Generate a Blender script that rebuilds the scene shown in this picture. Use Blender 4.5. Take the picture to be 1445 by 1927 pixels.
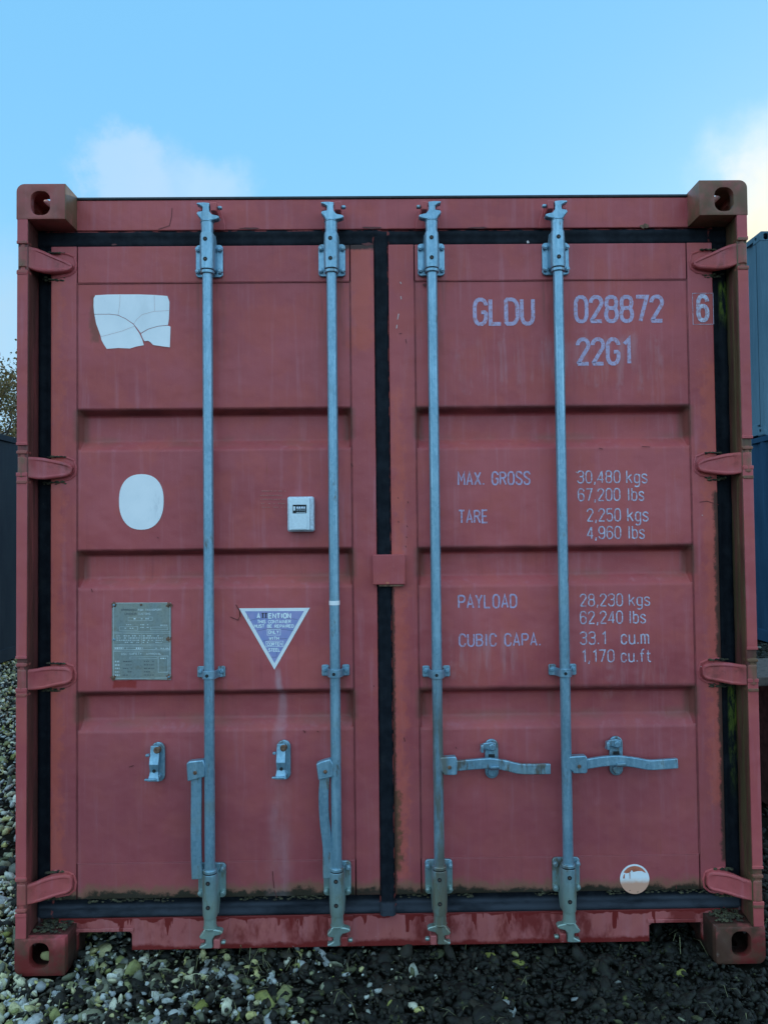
import bpy, bmesh, math, random
import numpy as np
from mathutils import Vector, Matrix, noise as mnoise

for o in list(bpy.data.objects): bpy.data.objects.remove(o, do_unlink=True)
SC = bpy.context.scene
COL = SC.collection
R = math.radians
random.seed(7); RNG = np.random.default_rng(11)

# ------------------------------------------------------------------ camera
CAM = np.array([-0.0404, -2.5392, 1.4165]); YAW, PIT, ROL, FPX = .0116, .0281, -.0107, 1450.0
vF = np.array([math.sin(YAW)*math.cos(PIT), math.cos(YAW)*math.cos(PIT), math.sin(PIT)])
_r = np.array([math.cos(YAW), -math.sin(YAW), 0.0]); _u = np.cross(_r, vF)
vR = _r*math.cos(ROL)+_u*math.sin(ROL); vU = -_r*math.sin(ROL)+_u*math.cos(ROL)
cd = bpy.data.cameras.new('camera'); cam = bpy.data.objects.new('camera', cd); COL.objects.link(cam)
cam.matrix_world = Matrix(((vR[0], vU[0], -vF[0], CAM[0]), (vR[1], vU[1], -vF[1], CAM[1]), (vR[2], vU[2], -vF[2], CAM[2]), (0, 0, 0, 1)))
cd.sensor_fit = 'HORIZONTAL'; cd.sensor_width = 36; cd.lens = FPX*36/1445; cd.clip_start = .05; cd.clip_end = 3000
SC.camera = cam

# ------------------------------------------------------------------ sky and sun
SUN_EL, SUN_AZ = R(15), R(34)          # low, behind the container and to the right
SKY_STRENGTH = .15
world = bpy.data.worlds.new('World'); SC.world = world; world.use_nodes = True
wn = world.node_tree; wn.nodes.clear()
def WN(t, **k):
    n = wn.nodes.new(t)
    for a, b in k.items(): setattr(n, a, b)
    return n
WL = wn.links.new
w_out = WN('ShaderNodeOutputWorld'); w_bg = WN('ShaderNodeBackground'); WL(w_bg.outputs[0], w_out.inputs[0])
sky = WN('ShaderNodeTexSky', sky_type='NISHITA', sun_disc=False, sun_elevation=SUN_EL, sun_rotation=SUN_AZ)
sky.air_density = 1.0; sky.dust_density = .6; sky.ozone_density = 1.5; sky.altitude = 0
w_bg.inputs[1].default_value = SKY_STRENGTH
tc = WN('ShaderNodeTexCoord'); sep = WN('ShaderNodeSeparateXYZ'); WL(tc.outputs['Generated'], sep.inputs[0])
def wm(op, a, b=None, c=None, clamp=False):
    n = WN('ShaderNodeMath', operation=op); n.use_clamp = clamp
    for i, v in enumerate((a, b, c)):
        if v is None: continue
        if isinstance(v, (int, float)): n.inputs[i].default_value = v
        else: WL(v, n.inputs[i])
    return n.outputs[0]
def wmix(f, a, b):
    n = WN('ShaderNodeMix', data_type='RGBA')
    for i, v in ((0, f), (6, a), (7, b)):
        if isinstance(v, (int, float)): n.inputs[i].default_value = v
        elif isinstance(v, tuple): n.inputs[i].default_value = (*v, 1)
        else: WL(v, n.inputs[i])
    return n.outputs[2]
def wdist(d):
    n = WN('ShaderNodeVectorMath', operation='DISTANCE'); v = Vector(d).normalized()
    WL(WARP, n.inputs[0]); n.inputs[1].default_value = v; return n.outputs['Value']
wno = WN('ShaderNodeTexNoise'); wno.inputs['Scale'].default_value = 9; wno.inputs['Detail'].default_value = 9; wno.inputs['Roughness'].default_value = .6
WL(tc.outputs['Generated'], wno.inputs['Vector'])
_ws = WN('ShaderNodeVectorMath', operation='SUBTRACT'); WL(wno.outputs['Color'], _ws.inputs[0]); _ws.inputs[1].default_value = (.5, .5, .5)
_wk = WN('ShaderNodeVectorMath', operation='SCALE'); WL(_ws.outputs[0], _wk.inputs[0]); _wk.inputs['Scale'].default_value = .13
_wa = WN('ShaderNodeVectorMath', operation='ADD'); WL(tc.outputs['Generated'], _wa.inputs[0]); WL(_wk.outputs[0], _wa.inputs[1]); WARP = _wa.outputs[0]
E_ = 1/SKY_STRENGTH
# clear blue: physical sky blended with the saturated blue the air shows, paler towards the horizon all round
zz = wm('MAXIMUM', sep.outputs['Z'], 0.0)
grad = wm('POWER', wm('SUBTRACT', 1.0, zz, clamp=True), 4.0)
blue = wmix(grad, tuple(c*E_ for c in (.205, .595, 1.0)), tuple(c*E_ for c in (.52, .95, 1.15)))
base = wmix(.86, sky.outputs[0], blue)
# bright broken cloud added outside the view to light the doors
cn = WN('ShaderNodeTexNoise'); cn.inputs['Scale'].default_value = 2.1; cn.inputs['Detail'].default_value = 8; cn.inputs['Roughness'].default_value = .52
mp = WN('ShaderNodeMapping'); mp.inputs['Scale'].default_value = (1, 1, 2.6); mp.inputs['Location'].default_value = (3.1, .4, .2)
WL(tc.outputs['Generated'], mp.inputs[0]); WL(mp.outputs[0], cn.inputs['Vector'])
fill_cloud = WN('ShaderNodeMapRange'); WL(cn.outputs['Fac'], fill_cloud.inputs[0]); fill_cloud.inputs[1].default_value = .40; fill_cloud.inputs[2].default_value = .56; fill_cloud.inputs[4].default_value = .92
# mask keeping the added cloud out of the view
_gd = WN('ShaderNodeVectorMath', operation='DISTANCE'); WL(WARP, _gd.inputs[0]); _gd.inputs[1].default_value = Vector((0, .93, .42)).normalized()
_gm = WN('ShaderNodeMapRange', interpolation_type='SMOOTHSTEP'); WL(_gd.outputs['Value'], _gm.inputs[0]); _gm.inputs[1].default_value = .50; _gm.inputs[2].default_value = .95
base = wmix(wm('MULTIPLY', fill_cloud.outputs[0], _gm.outputs[0]), base, tuple(c*E_ for c in (1.06, 1.50, 1.90)))
def ray(px, py): return tuple(vF+vR*(px-722.5)/FPX-vU*(py-963.5)/FPX)
def puff(px, py, r, soft, col, amt):
    global base
    m = WN('ShaderNodeMapRange', interpolation_type='SMOOTHSTEP'); WL(wdist(ray(px, py)), m.inputs[0])
    m.inputs[1].default_value = r+soft; m.inputs[2].default_value = r; m.inputs[3].default_value = 0; m.inputs[4].default_value = amt
    base = wmix(m.outputs[0], base, tuple(c*E_ for c in col))
puff(330, 440, .058, .045, (.42, .67, .95), .75)
puff(240, 345, .028, .030, (.47, .70, .95), .8)
puff(400, 400, .02, .05, (.50, .74, 1.0), .5)
puff(-160, 680, .06, .16, (.45, .68, .88), .9)
puff(1500, 450, .045, .065, (1.15, .98, .58), .92)
puff(1500, 340, .03, .08, (.86, .95, 1.02), .6)
WL(base, w_bg.inputs[0])
ld = bpy.data.lights.new('sun', 'SUN'); ld.energy = 1.2; ld.angle = R(3); ld.color = (1, .86, .66)
sun = bpy.data.objects.new('sun', ld); COL.objects.link(sun)
sd = Vector((math.sin(SUN_AZ)*math.cos(SUN_EL), math.cos(SUN_AZ)*math.cos(SUN_EL), math.sin(SUN_EL)))
sun.rotation_euler = sd.to_track_quat('Z', 'Y').to_euler()
SC.view_settings.view_transform = 'Standard'; SC.view_settings.look = 'None'; SC.view_settings.gamma = 1
SC.view_settings.use_curve_mapping = False; SC.view_settings.exposure = 0.10
SC.render.engine = 'CYCLES'; SC.cycles.max_bounces = 8

# ------------------------------------------------------------------ material helpers
class NT:
    def __init__(s, name):
        s.m = bpy.data.materials.new(name); s.m.use_nodes = True; s.t = s.m.node_tree
        s.p = s.t.nodes['Principled BSDF']; s.L = s.t.links.new
        s.co = s.n('ShaderNodeTexCoord').outputs['Object']
        q = s.n('ShaderNodeSeparateXYZ'); s.L(s.co, q.inputs[0]); s.x, s.y, s.z = q.outputs
    def n(s, t, **k):
        n = s.t.nodes.new(t)
        for a, b in k.items(): setattr(n, a, b)
        return n
    def put(s, sock, v):
        if isinstance(v, (int, float)): sock.default_value = v
        elif isinstance(v, tuple): sock.default_value = (*v, 1) if len(v) == 3 and sock.type == 'RGBA' else v
        else: s.L(v, sock)
    def noise(s, scale, detail=4, rough=.55, vec=(1, 1, 1), loc=(0, 0, 0), col=False):
        mp = s.n('ShaderNodeMapping'); s.L(s.co, mp.inputs[0]); mp.inputs['Scale'].default_value = vec; mp.inputs['Location'].default_value = loc
        n = s.n('ShaderNodeTexNoise'); s.L(mp.outputs[0], n.inputs['Vector'])
        n.inputs['Scale'].default_value = scale; n.inputs['Detail'].default_value = detail; n.inputs['Roughness'].default_value = rough
        return n.outputs['Color' if col else 'Fac']
    def vor(s, scale, vec=(1, 1, 1), feature='F1', out='Distance'):
        mp = s.n('ShaderNodeMapping'); s.L(s.co, mp.inputs[0]); mp.inputs['Scale'].default_value = vec
        n = s.n('ShaderNodeTexVoronoi', feature=feature); s.L(mp.outputs[0], n.inputs['Vector']); n.inputs['Scale'].default_value = scale
        return n.outputs[out]
    def rng(s, v, a, b, c=0., d=1., smooth=True):
        n = s.n('ShaderNodeMapRange', interpolation_type='SMOOTHSTEP' if smooth else 'LINEAR')
        for i, q in enumerate((v, a, b, c, d)): s.put(n.inputs[i], q)
        return n.outputs[0]
    def ma(s, op, a, b=0., clamp=False):
        n = s.n('ShaderNodeMath', operation=op); n.use_clamp = clamp; s.put(n.inputs[0], a); s.put(n.inputs[1], b); return n.outputs[0]
    def mix(s, f, a, b, mode='MIX'):
        n = s.n('ShaderNodeMix', data_type='RGBA', blend_type=mode); s.put(n.inputs[0], f); s.put(n.inputs[6], a); s.put(n.inputs[7], b); return n.outputs[2]
    def bump(s, h, strength=.2, dist=.01, nrm=None):
        n = s.n('ShaderNodeBump'); n.inputs['Strength'].default_value = strength; n.inputs['Distance'].default_value = dist; s.L(h, n.inputs['Height'])
        if nrm is not None: s.L(nrm, n.inputs['Normal'])
        return n.outputs[0]
    def fin(s, col, rough=.5, nrm=None, metal=0., spec=None):
        s.put(s.p.inputs['Base Color'], col); s.put(s.p.inputs['Roughness'], rough); s.put(s.p.inputs['Metallic'], metal)
        if nrm is not None: s.L(nrm, s.p.inputs['Normal'])
        if spec is not None: s.p.inputs['Specular IOR Level'].default_value = spec
        return s.m
    def box(s, x0, x1, z0, z1, soft, wob):      # soft edged region of a surface, its border wobbled by a noise value
        w = s.ma('MULTIPLY', s.ma('SUBTRACT', wob, .5), soft*6)
        x = s.ma('ADD', s.x, w); z = s.ma('ADD', s.z, w)
        a = s.ma('MULTIPLY', s.rng(x, x0-soft, x0+soft), s.rng(x, x1+soft, x1-soft))
        b = s.ma('MULTIPLY', s.rng(z, z0-soft, z0+soft), s.rng(z, z1+soft, z1-soft))
        return s.ma('MULTIPLY', a, b)

BARS_X = (-.597, -.179, .1605, .588)
RED = (.40, .125, .105)
def red_paint(name, kind='plain'):
    s = NT(name)
    low = s.noise(1.7, 3); mid = s.noise(9, 5); fine = s.noise(140, 3); st = s.noise(11, 5, .6, (3.2, 3.2, .22))
    c = s.mix(s.rng(low, .3, .7), (.405, .078, .084), (.50, .103, .106))
    c = s.mix(s.rng(mid, .42, .66, 0, .55), c, (.50, .105, .085))
    c = s.mix(s.rng(st, .5, .78, 0, .6), c, (.50, .16, .18))
    c = s.mix(s.rng(st, .42, .22, 0, .35), c, (.27, .055, .058))
    c = s.mix(s.rng(fine, .6, .8, 0, .25), c, (.62, .21, .19))
    # small chips and scratches showing dark primer, few pale scuffs
    chip = s.rng(s.noise(46, 6, .7), .735, .76); c = s.mix(s.ma('MULTIPLY', chip, .8), c, (.13, .03, .02))
    scuff = s.rng(s.noise(30, 6, .75, (1, 1, .6), (5, 2, 1)), .75, .78); c = s.mix(s.ma('MULTIPLY', scuff, .5), c, (.55, .33, .3))
    wob = s.noise(28, 5, .65)
    if kind == 'door':
        # shade painted over the lower doors, deepening downwards in uneven tongues
        hz = s.ma('ADD', s.z, s.ma('MULTIPLY', s.ma('SUBTRACT', s.noise(3.2, 5, .6, (1.3, 1, .5)), .5), -1.1))
        c = s.mix(s.rng(hz, 1.25, .25, 0, .42), c, (.20, .06, .075))
        # green black grime gathered on the bottom rail
        h = s.ma('ADD', s.z, s.ma('MULTIPLY', s.ma('SUBTRACT', s.noise(16, 6, .72), .5), -.085))
        c = s.mix(s.rng(h, .258, .226, 0, .6), c, (.19, .13, .065))
        c = s.mix(s.rng(h, .230, .214, 0, .95), c, (.022, .022, .014))
        # bright orange red worn band beside the gaskets
        for a, b, u, v in ((-.12, -.035, 2.05, 2.42), (-1.15, -1.10, .3, 2.3), (.015, .055, .25, 1.9), (1.09, 1.14, .5, 2.0)):
            c = s.mix(s.ma('MULTIPLY', s.box(a, b, u, v, .02, wob), .38), c, (.68, .14, .075))
        # rusty bare patch on the lock stile
        c = s.mix(s.ma('MULTIPLY', s.box(.0, .036, .28, .55, .009, s.noise(60, 4)), .85), c, (.13, .065, .03))
        c = s.mix(s.ma('MULTIPLY', s.box(.012, .022, .2, 1.25, .004, s.noise(50, 6, .7)), .9), c, (.07, .03, .02))
        c = s.mix(s.ma('MULTIPLY', s.box(1.118, 1.14, .3, 1.55, .006, s.noise(40, 6, .7)), .9), c, (.05, .03, .02))
        c = s.mix(s.ma('MULTIPLY', s.box(-.14, -.02, 2.392, 2.44, .006, s.noise(40, 6, .7)), .95), c, (.045, .03, .025))
        c = s.mix(s.ma('MULTIPLY', s.box(-.12, -.02, .17, .215, .01, wob), .95), c, (.06, .03, .022))
        # pale chalk run below the triangle sticker
        xc = s.ma('ADD', s.x, s.ma('MULTIPLY', s.ma('SUBTRACT', s.noise(5, 3, .5, (.2, .2, 1)), .5), .06))
        d = s.ma('ABSOLUTE', s.ma('ADD', xc, .372))
        wid = s.rng(s.z, .96, .40, .010, .045, False)
        run = s.ma('MULTIPLY', s.rng(s.ma('DIVIDE', d, wid), 1.3, .2), s.rng(s.z, .975, .955))
        run = s.ma('MULTIPLY', run, s.rng(s.noise(9, 5, .6, (1.5, 1.5, .5)), .25, .75))
        c = s.mix(s.ma('MULTIPLY', run, s.rng(s.z, .95, .80, .62, .24)), c, (.52, .42, .46))
        # pale runs below the weights table
        for a, b, u, v in ((.75, .95, .86, 1.0), (.22, .45, .93, 1.08), (.25, .95, 1.92, 2.08)):
            q = s.ma('MULTIPLY', s.box(a, b, u, v, .03, wob), s.rng(s.noise(34, 4, .6, (1, 1, .12)), .45, .7))
            c = s.mix(s.ma('MULTIPLY', q, .22), c, (.5, .36, .38))
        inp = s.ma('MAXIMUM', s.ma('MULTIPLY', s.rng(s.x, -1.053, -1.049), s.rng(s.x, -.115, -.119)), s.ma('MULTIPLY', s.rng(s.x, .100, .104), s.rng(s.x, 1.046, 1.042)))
        # dark lines along the seams round the panels, broken and uneven
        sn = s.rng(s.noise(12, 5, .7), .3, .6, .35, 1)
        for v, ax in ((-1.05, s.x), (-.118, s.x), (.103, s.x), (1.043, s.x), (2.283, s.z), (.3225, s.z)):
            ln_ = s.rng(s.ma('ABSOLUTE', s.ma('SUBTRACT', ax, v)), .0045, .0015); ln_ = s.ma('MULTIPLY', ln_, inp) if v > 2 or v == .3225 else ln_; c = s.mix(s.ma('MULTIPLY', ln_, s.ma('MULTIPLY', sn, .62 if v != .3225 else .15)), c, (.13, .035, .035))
        # shade painted under each pressed recess's upper edge, shade and brown dirt in its corners
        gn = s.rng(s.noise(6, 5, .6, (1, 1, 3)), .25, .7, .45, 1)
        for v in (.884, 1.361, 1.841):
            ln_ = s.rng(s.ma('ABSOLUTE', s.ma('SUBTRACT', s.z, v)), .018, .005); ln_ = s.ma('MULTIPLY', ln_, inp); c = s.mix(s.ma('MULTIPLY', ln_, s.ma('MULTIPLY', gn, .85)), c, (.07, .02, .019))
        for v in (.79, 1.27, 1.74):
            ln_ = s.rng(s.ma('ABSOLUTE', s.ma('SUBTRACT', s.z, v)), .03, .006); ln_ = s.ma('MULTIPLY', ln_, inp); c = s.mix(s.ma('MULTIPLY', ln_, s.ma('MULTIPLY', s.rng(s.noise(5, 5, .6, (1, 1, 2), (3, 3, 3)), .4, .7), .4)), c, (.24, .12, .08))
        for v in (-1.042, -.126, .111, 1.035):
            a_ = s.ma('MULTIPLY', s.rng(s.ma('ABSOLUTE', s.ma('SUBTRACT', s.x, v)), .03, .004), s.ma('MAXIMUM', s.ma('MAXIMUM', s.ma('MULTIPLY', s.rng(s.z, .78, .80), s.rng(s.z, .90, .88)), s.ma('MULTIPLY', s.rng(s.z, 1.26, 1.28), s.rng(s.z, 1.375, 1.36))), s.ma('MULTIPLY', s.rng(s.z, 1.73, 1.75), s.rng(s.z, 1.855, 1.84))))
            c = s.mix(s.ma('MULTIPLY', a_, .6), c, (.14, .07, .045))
        # dirty runs under the upper brackets
        for v in BARS_X:
            q = s.ma('MULTIPLY', s.ma('MULTIPLY', s.rng(s.ma('ABSOLUTE', s.ma('SUBTRACT', s.x, v)), .06, .03), s.ma('MULTIPLY', s.rng(s.z, 1.9, 2.28), s.rng(s.z, 2.31, 2.29))), s.rng(s.noise(60, 4, .6, (1, 1, .07), (v*9, 0, 0)), .42, .62))
            c = s.mix(s.ma('MULTIPLY', q, .5), c, (.18, .07, .05))
            q = s.ma('MULTIPLY', s.ma('MULTIPLY', s.rng(s.ma('ABSOLUTE', s.ma('SUBTRACT', s.x, v)), .055, .03), s.ma('MULTIPLY', s.rng(s.z, .70, .93), s.rng(s.z, .95, .93))), s.rng(s.noise(60, 4, .6, (1, 1, .07), (v*7, 3, 0)), .45, .65))
            c = s.mix(s.ma('MULTIPLY', q, .5), c, (.20, .08, .05))
        # thin rust weeps
        wp = s.ma('MULTIPLY', s.rng(s.noise(55, 3, .5, (1, 1, .03), (9, 0, 0)), .70, .76), s.rng(s.noise(4, 3), .5, .62)); c = s.mix(s.ma('MULTIPLY', wp, .45), c, (.30, .07, .03))
        # brown glue around the cracked vinyl square, red run under the data plate
        c = s.mix(s.ma('MULTIPLY', s.box(-1.005, -.975, 2.08, 2.24, .007, wob), .6), c, (.2, .08, .05))
        c = s.mix(s.ma('MULTIPLY', s.box(-.93, -.85, .905, .93, .004, wob), .95), c, (.33, .035, .03))
    if kind == 'sill':
        # old dark red showing through: drips from the gasket, patches along the foot
        drip = s.noise(30, 3, .6, (1, 0, .12)); drip2 = s.noise(9, 3, .6, (1, 0, 0), (4, 0, 0))
        ln = s.ma('ADD', s.rng(drip, .57, .68, 0, .058), s.rng(drip2, .38, .7, .003, .022))
        m = s.rng(s.ma('ADD', s.ma('SUBTRACT', s.z, .132), ln), -.001, .002)
        f = s.ma('SUBTRACT', .024, s.z); f = s.ma('ADD', f, s.ma('ADD', .017, s.ma('MULTIPLY', s.noise(13, 5, .65), .055)))
        f = s.ma('SUBTRACT', f, .022); m2 = s.rng(f, -.003, .012)
        pat = s.rng(s.noise(7, 5, .65, (1, 1, .45), (2, 0, 0)), .48, .60)
        m = s.ma('MAXIMUM', s.ma('MAXIMUM', m, m2), s.ma('MULTIPLY', pat, .85))
        c = s.mix(.35, c, (.36, .16, .14))
        c = s.mix(s.ma('MULTIPLY', m, .92), c, (.17, .012, .010))
        c = s.mix(s.rng(s.noise(80, 5, .7), .62, .72, 0, .5), c, (.5, .36, .33))
    if kind == 'grimy':
        g = s.ma('MULTIPLY', s.rng(s.noise(11, 5, .6), .30, .58, .3, .95), s.ma('MAXIMUM', s.rng(s.x, 1.0, 1.05), s.ma('MAXIMUM', s.rng(s.x, -1.062, -1.058), .5))); c = s.mix(g, c, (.16, .095, .05))
        c = s.mix(s.rng(s.noise(7, 5, .6, (1, 1, .7), (3, 1, 0)), .55, .75, 0, .6), c, (.09, .07, .04))
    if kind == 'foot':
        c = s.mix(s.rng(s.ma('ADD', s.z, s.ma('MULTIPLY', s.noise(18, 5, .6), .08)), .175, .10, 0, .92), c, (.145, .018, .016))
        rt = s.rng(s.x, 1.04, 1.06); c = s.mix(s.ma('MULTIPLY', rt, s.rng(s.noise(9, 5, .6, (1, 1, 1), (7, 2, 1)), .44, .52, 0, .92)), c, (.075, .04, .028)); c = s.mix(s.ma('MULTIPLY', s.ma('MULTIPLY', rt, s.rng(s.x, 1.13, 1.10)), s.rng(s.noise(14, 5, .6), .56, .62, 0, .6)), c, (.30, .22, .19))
        c = s.mix(s.rng(s.noise(15, 5, .6, (1, 1, 1), (0, 3, 0)), .42, .62, 0, .75), c, (.10, .055, .035)); c = s.mix(s.ma('MULTIPLY', s.rng(s.y, .02, .03), .8), c, (.03, .02, .015))  # near-black behind the front face paints the shade inside the castings
    if kind == 'recess':  # inner post faces: darker brown mottling in upright streaks
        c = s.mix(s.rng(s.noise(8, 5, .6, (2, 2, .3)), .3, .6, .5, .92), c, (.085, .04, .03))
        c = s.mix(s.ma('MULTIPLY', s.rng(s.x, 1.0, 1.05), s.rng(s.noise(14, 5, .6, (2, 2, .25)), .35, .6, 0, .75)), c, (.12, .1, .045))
    if kind == 'hinge':
        c = s.mix(s.rng(s.noise(24, 6, .7), .5, .72, 0, .55), c, (.15, .05, .04))
        c = s.mix(s.ma('MULTIPLY', s.rng(s.ma('ABSOLUTE', s.x), 1.165, 1.20), s.rng(s.noise(16, 5, .6), .35, .65, .15, .8)), c, (.16, .11, .06))
    b = s.bump(s.noise(2.6, 4), .8, .03); b = s.bump(fine, .12, .002, b); b = s.bump(s.noise(38, 4), .1, .004, b)
    return s.fin(c, s.rng(mid, .3, .7, .36, .55), b, spec=.30)

def galv(name, warm=0.):
    s = NT(name)
    sp = s.vor(140, (1, 1, .6), out='Color'); g = s.n('ShaderNodeRGBToBW'); s.L(sp, g.inputs[0])
    st = s.noise(26, 5, .6, (2, 2, .16)); low = s.noise(6, 5, .6)
    c = s.mix(s.rng(g.outputs[0], .25, .75), (.20, .37, .48), (.25, .43, .54))
    c = s.mix(s.rng(st, .5, .72, 0, .75), c, (.36, .58, .70))
    c = s.mix(s.rng(st, .42, .25, 0, .45), c, (.12, .19, .23))
    c = s.mix(s.rng(low, .55-.1*warm, .8-.1*warm, 0, .55), c, (.26, .29, .22))
    c = s.mix(s.rng(s.noise(17, 6, .7, (1.5, 1.5, .5), (3, 3, 3)), .60-.09*warm, .72-.09*warm, 0, .8), c, (.15, .10, .05))
    c = s.mix(s.rng(s.ma('ADD', s.z, s.ma('MULTIPLY', low, .2)), .46, .28, 0, .72), c, (.33, .43, .34))
    c = s.mix(s.rng(s.noise(85, 4, .7), .60, .72, 0, .35), c, (.10, .15, .17))
    b = s.bump(s.noise(120, 4), .2, .002); b = s.bump(s.noise(30, 4), .15, .004, b)
    br = s.ma('MULTIPLY', s.ma('MULTIPLY', s.rng(s.x, .12, .14), s.rng(s.x, .20, .18)), s.rng(s.z, 1.05, .7)); c = s.mix(s.ma('MULTIPLY', br, s.rng(s.noise(20, 5, .65, (1, 1, .2)), .38, .62, 0, .75)), c, (.20, .165, .10))
    return s.fin(c, s.rng(low, .3, .7, .3, .5), b, metal=.55, spec=.5)

def simple(name, col, rough=.6, metal=0., var=.25, scale=40, bump=.15):
    s = NT(name); n = s.noise(scale, 5, .6)
    c = s.mix(s.rng(n, .3, .7), tuple(v*(1-var) for v in col), tuple(min(1, v*(1+var)) for v in col))
    return s.fin(c, rough, s.bump(n, bump, .003), metal)

def rubber():
    s = NT('black_rubber'); n = s.noise(24, 5, .6); st = s.noise(13, 5, .6, (1, 1, 1), (1, 1, 2))
    c = s.mix(s.rng(n, .35, .7), (.004, .006, .010), (.012, .016, .022))
    c = s.mix(s.rng(st, .55, .75, 0, .5), c, (.022, .026, .028))
    # grey dust on the foot strip
    c = s.mix(s.ma('MULTIPLY', s.rng(s.z, .185, .172), s.rng(s.noise(7, 4, .6, (1, 1, 3)), .3, .6, .2, .85)), c, (.048, .058, .075))
    for a, b, ax in ((.010, .019, s.x), (-.040, -.034, s.x), (-1.142, -1.134, s.x), (1.126, 1.133, s.x)):
        e_ = s.ma('MULTIPLY', s.ma('MULTIPLY', s.rng(ax, a-.001, a+.001), s.rng(ax, b+.001, b-.001)), s.rng(s.noise(34, 5, .7, (1, 1, .6)), .50, .58)); c = s.mix(s.ma('MULTIPLY', e_, .85), c, (.30, .06, .05))
    e_ = s.ma('MULTIPLY', s.rng(s.ma('ABSOLUTE', s.ma('SUBTRACT', s.z, 2.470)), .005, .003), s.rng(s.noise(20, 5, .7), .48, .56)); c = s.mix(s.ma('MULTIPLY', e_, .8), c, (.28, .055, .05))
    c = s.mix(s.rng(s.noise(60, 6, .75), .66, .74, 0, .4), c, (.10, .105, .10))
    # green algae low on the right hinge side
    a = s.ma('MULTIPLY', s.rng(s.x, 1.158, 1.170), s.rng(s.noise(22, 5, .7, (1.5, 1, .4)), .40, .60))
    a = s.ma('MULTIPLY', a, s.ma('MAXIMUM', s.ma('MULTIPLY', s.rng(s.z, .45, .86), s.rng(s.z, .90, .86)), s.ma('MULTIPLY', s.rng(s.z, 2.1, 2.2), s.rng(s.z, 2.29, 2.26))))
    c = s.mix(s.ma('MULTIPLY', a, .9), c, (.17, .23, .03))
    return s.fin(c, .7, s.bump(n, .3, .004), spec=.15)

M = {}
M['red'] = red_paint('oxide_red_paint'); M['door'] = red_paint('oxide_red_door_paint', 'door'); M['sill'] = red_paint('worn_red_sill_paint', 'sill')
M['grimy'] = red_paint('grimy_red_paint', 'grimy'); M['foot'] = red_paint('rusted_shaded_red_paint', 'foot'); M['recess'] = red_paint('dark_recess_paint', 'recess'); M['hinge'] = red_paint('hinge_paint', 'hinge')
M['galv'] = galv('galvanised_steel'); M['galv_old'] = galv('weathered_galvanised_steel', 1.)
M['rubber'] = rubber()
M['rust'] = simple('rusty_bolt', (.16, .085, .05), .8, 0, .5, 90, .4)
M['hole'] = simple('dark_hole_fill', (.012, .014, .016), .7)  # near-black fill for holes, slots, gaps and the door backing
M['roofedge'] = simple('black_sealant', (.03, .04, .045), .6)
M['wood'] = simple('wet_plywood', (.05, .035, .022), .7)

def print_mat(name, a, b, holes=.0, fade=(.42, .15, .14), sc=60):
    s = NT(name); c = s.mix(s.rng(s.noise(sc, 5, .6), .3, .7), a, b)
    if holes: c = s.mix(s.rng(s.noise(sc*1.6, 6, .75, (1, 1, 1), (2, 5, 1)), .62-holes, .70-holes, 0, .85), c, fade)
    return s.fin(c, .45, s.bump(s.noise(200, 3), .1, .001))
M['letter'] = print_mat('faded_lilac_lettering', (.40, .33, .49), (.52, .44, .64), .12, (.42, .20, .24))
M['letter_pale'] = print_mat('pale_lettering', (.42, .40, .54), (.62, .64, .78), .14, (.42, .22, .27))
def vinyl_mat():
    s = NT('white_vinyl'); c = s.mix(s.rng(s.noise(9, 5, .6), .3, .7), (.84, .88, .90), (.93, .95, .96))
    sm = s.ma('MULTIPLY', s.rng(s.noise(26, 5, .65, (1, 1, .4)), .52, .72), s.box(-.84, -.77, 1.46, 1.57, .012, s.noise(30, 4)))
    c = s.mix(s.ma('MULTIPLY', sm, .5), c, (.45, .50, .55)); c = s.mix(s.rng(s.noise(7, 6, .65, (1, 1, .3), (2, 2, 5)), .55, .75, 0, .3), c, (.60, .62, .62))
    c = s.mix(s.rng(s.noise(120, 3, .7), .72, .76, 0, .6), c, (.35, .33, .32)); return s.fin(c, .4, s.bump(s.noise(12, 3), .15, .004))
M['vinyl'] = vinyl_mat()
M['vinyl_blue'] = print_mat('faded_blue_vinyl', (.25, .30, .58), (.36, .34, .60), .0, sc=30)
M['vinyl_text'] = print_mat('sticker_white_print', (.80, .90, .92), (.88, .95, .96))
M['ink'] = simple('black_ink', (.03, .03, .035))
M['ghost'] = print_mat('painted_over_print', (.50, .20, .17), (.40, .17, .14))

def plate_mat():
    s = NT('dull_aluminium_plate'); n = s.noise(9, 5, .6, (1, 1, .35)); f = s.noise(120, 4)
    c = s.mix(s.rng(n, .3, .7), (.24, .30, .30), (.33, .34, .27)); c = s.mix(s.rng(f, .45, .75, 0, .5), c, (.15, .17, .16)); c = s.mix(s.rng(s.noise(22, 6, .7), .55, .7, 0, .6), c, (.20, .17, .12))
    return s.fin(c, .5, s.bump(f, .2, .001), .3)
M['plate'] = plate_mat(); M['plate_line'] = simple('raised_bright_lines', (.62, .72, .74), .4, .2); M['plate_dark'] = simple('plate_dark_print', (.10, .12, .13), .6)
M['safe'] = simple('silver_key_safe_paint', (.66, .78, .84), .38, .25, .06, 150, .15)
M['safe_body'] = simple('cast_zinc', (.55, .64, .72), .45, .3, .2, 90, .3)
def round_sticker():
    s = NT('rust_stained_sticker'); n = s.noise(26, 5, .6)
    c = s.mix(s.rng(n, .3, .7), (.80, .86, .90), (.88, .92, .95))
    zc = s.ma('ADD', s.z, s.ma('MULTIPLY', s.ma('SUBTRACT', s.noise(60, 4), .5), .012))
    c = s.mix(s.rng(zc, .240, .226, 0, .92), c, (.60, .17, .07))
    c = s.mix(s.rng(zc, .250, .234, 0, .5), c, (.78, .52, .38))
    return s.fin(c, .45)
M['round'] = round_sticker()
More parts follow.
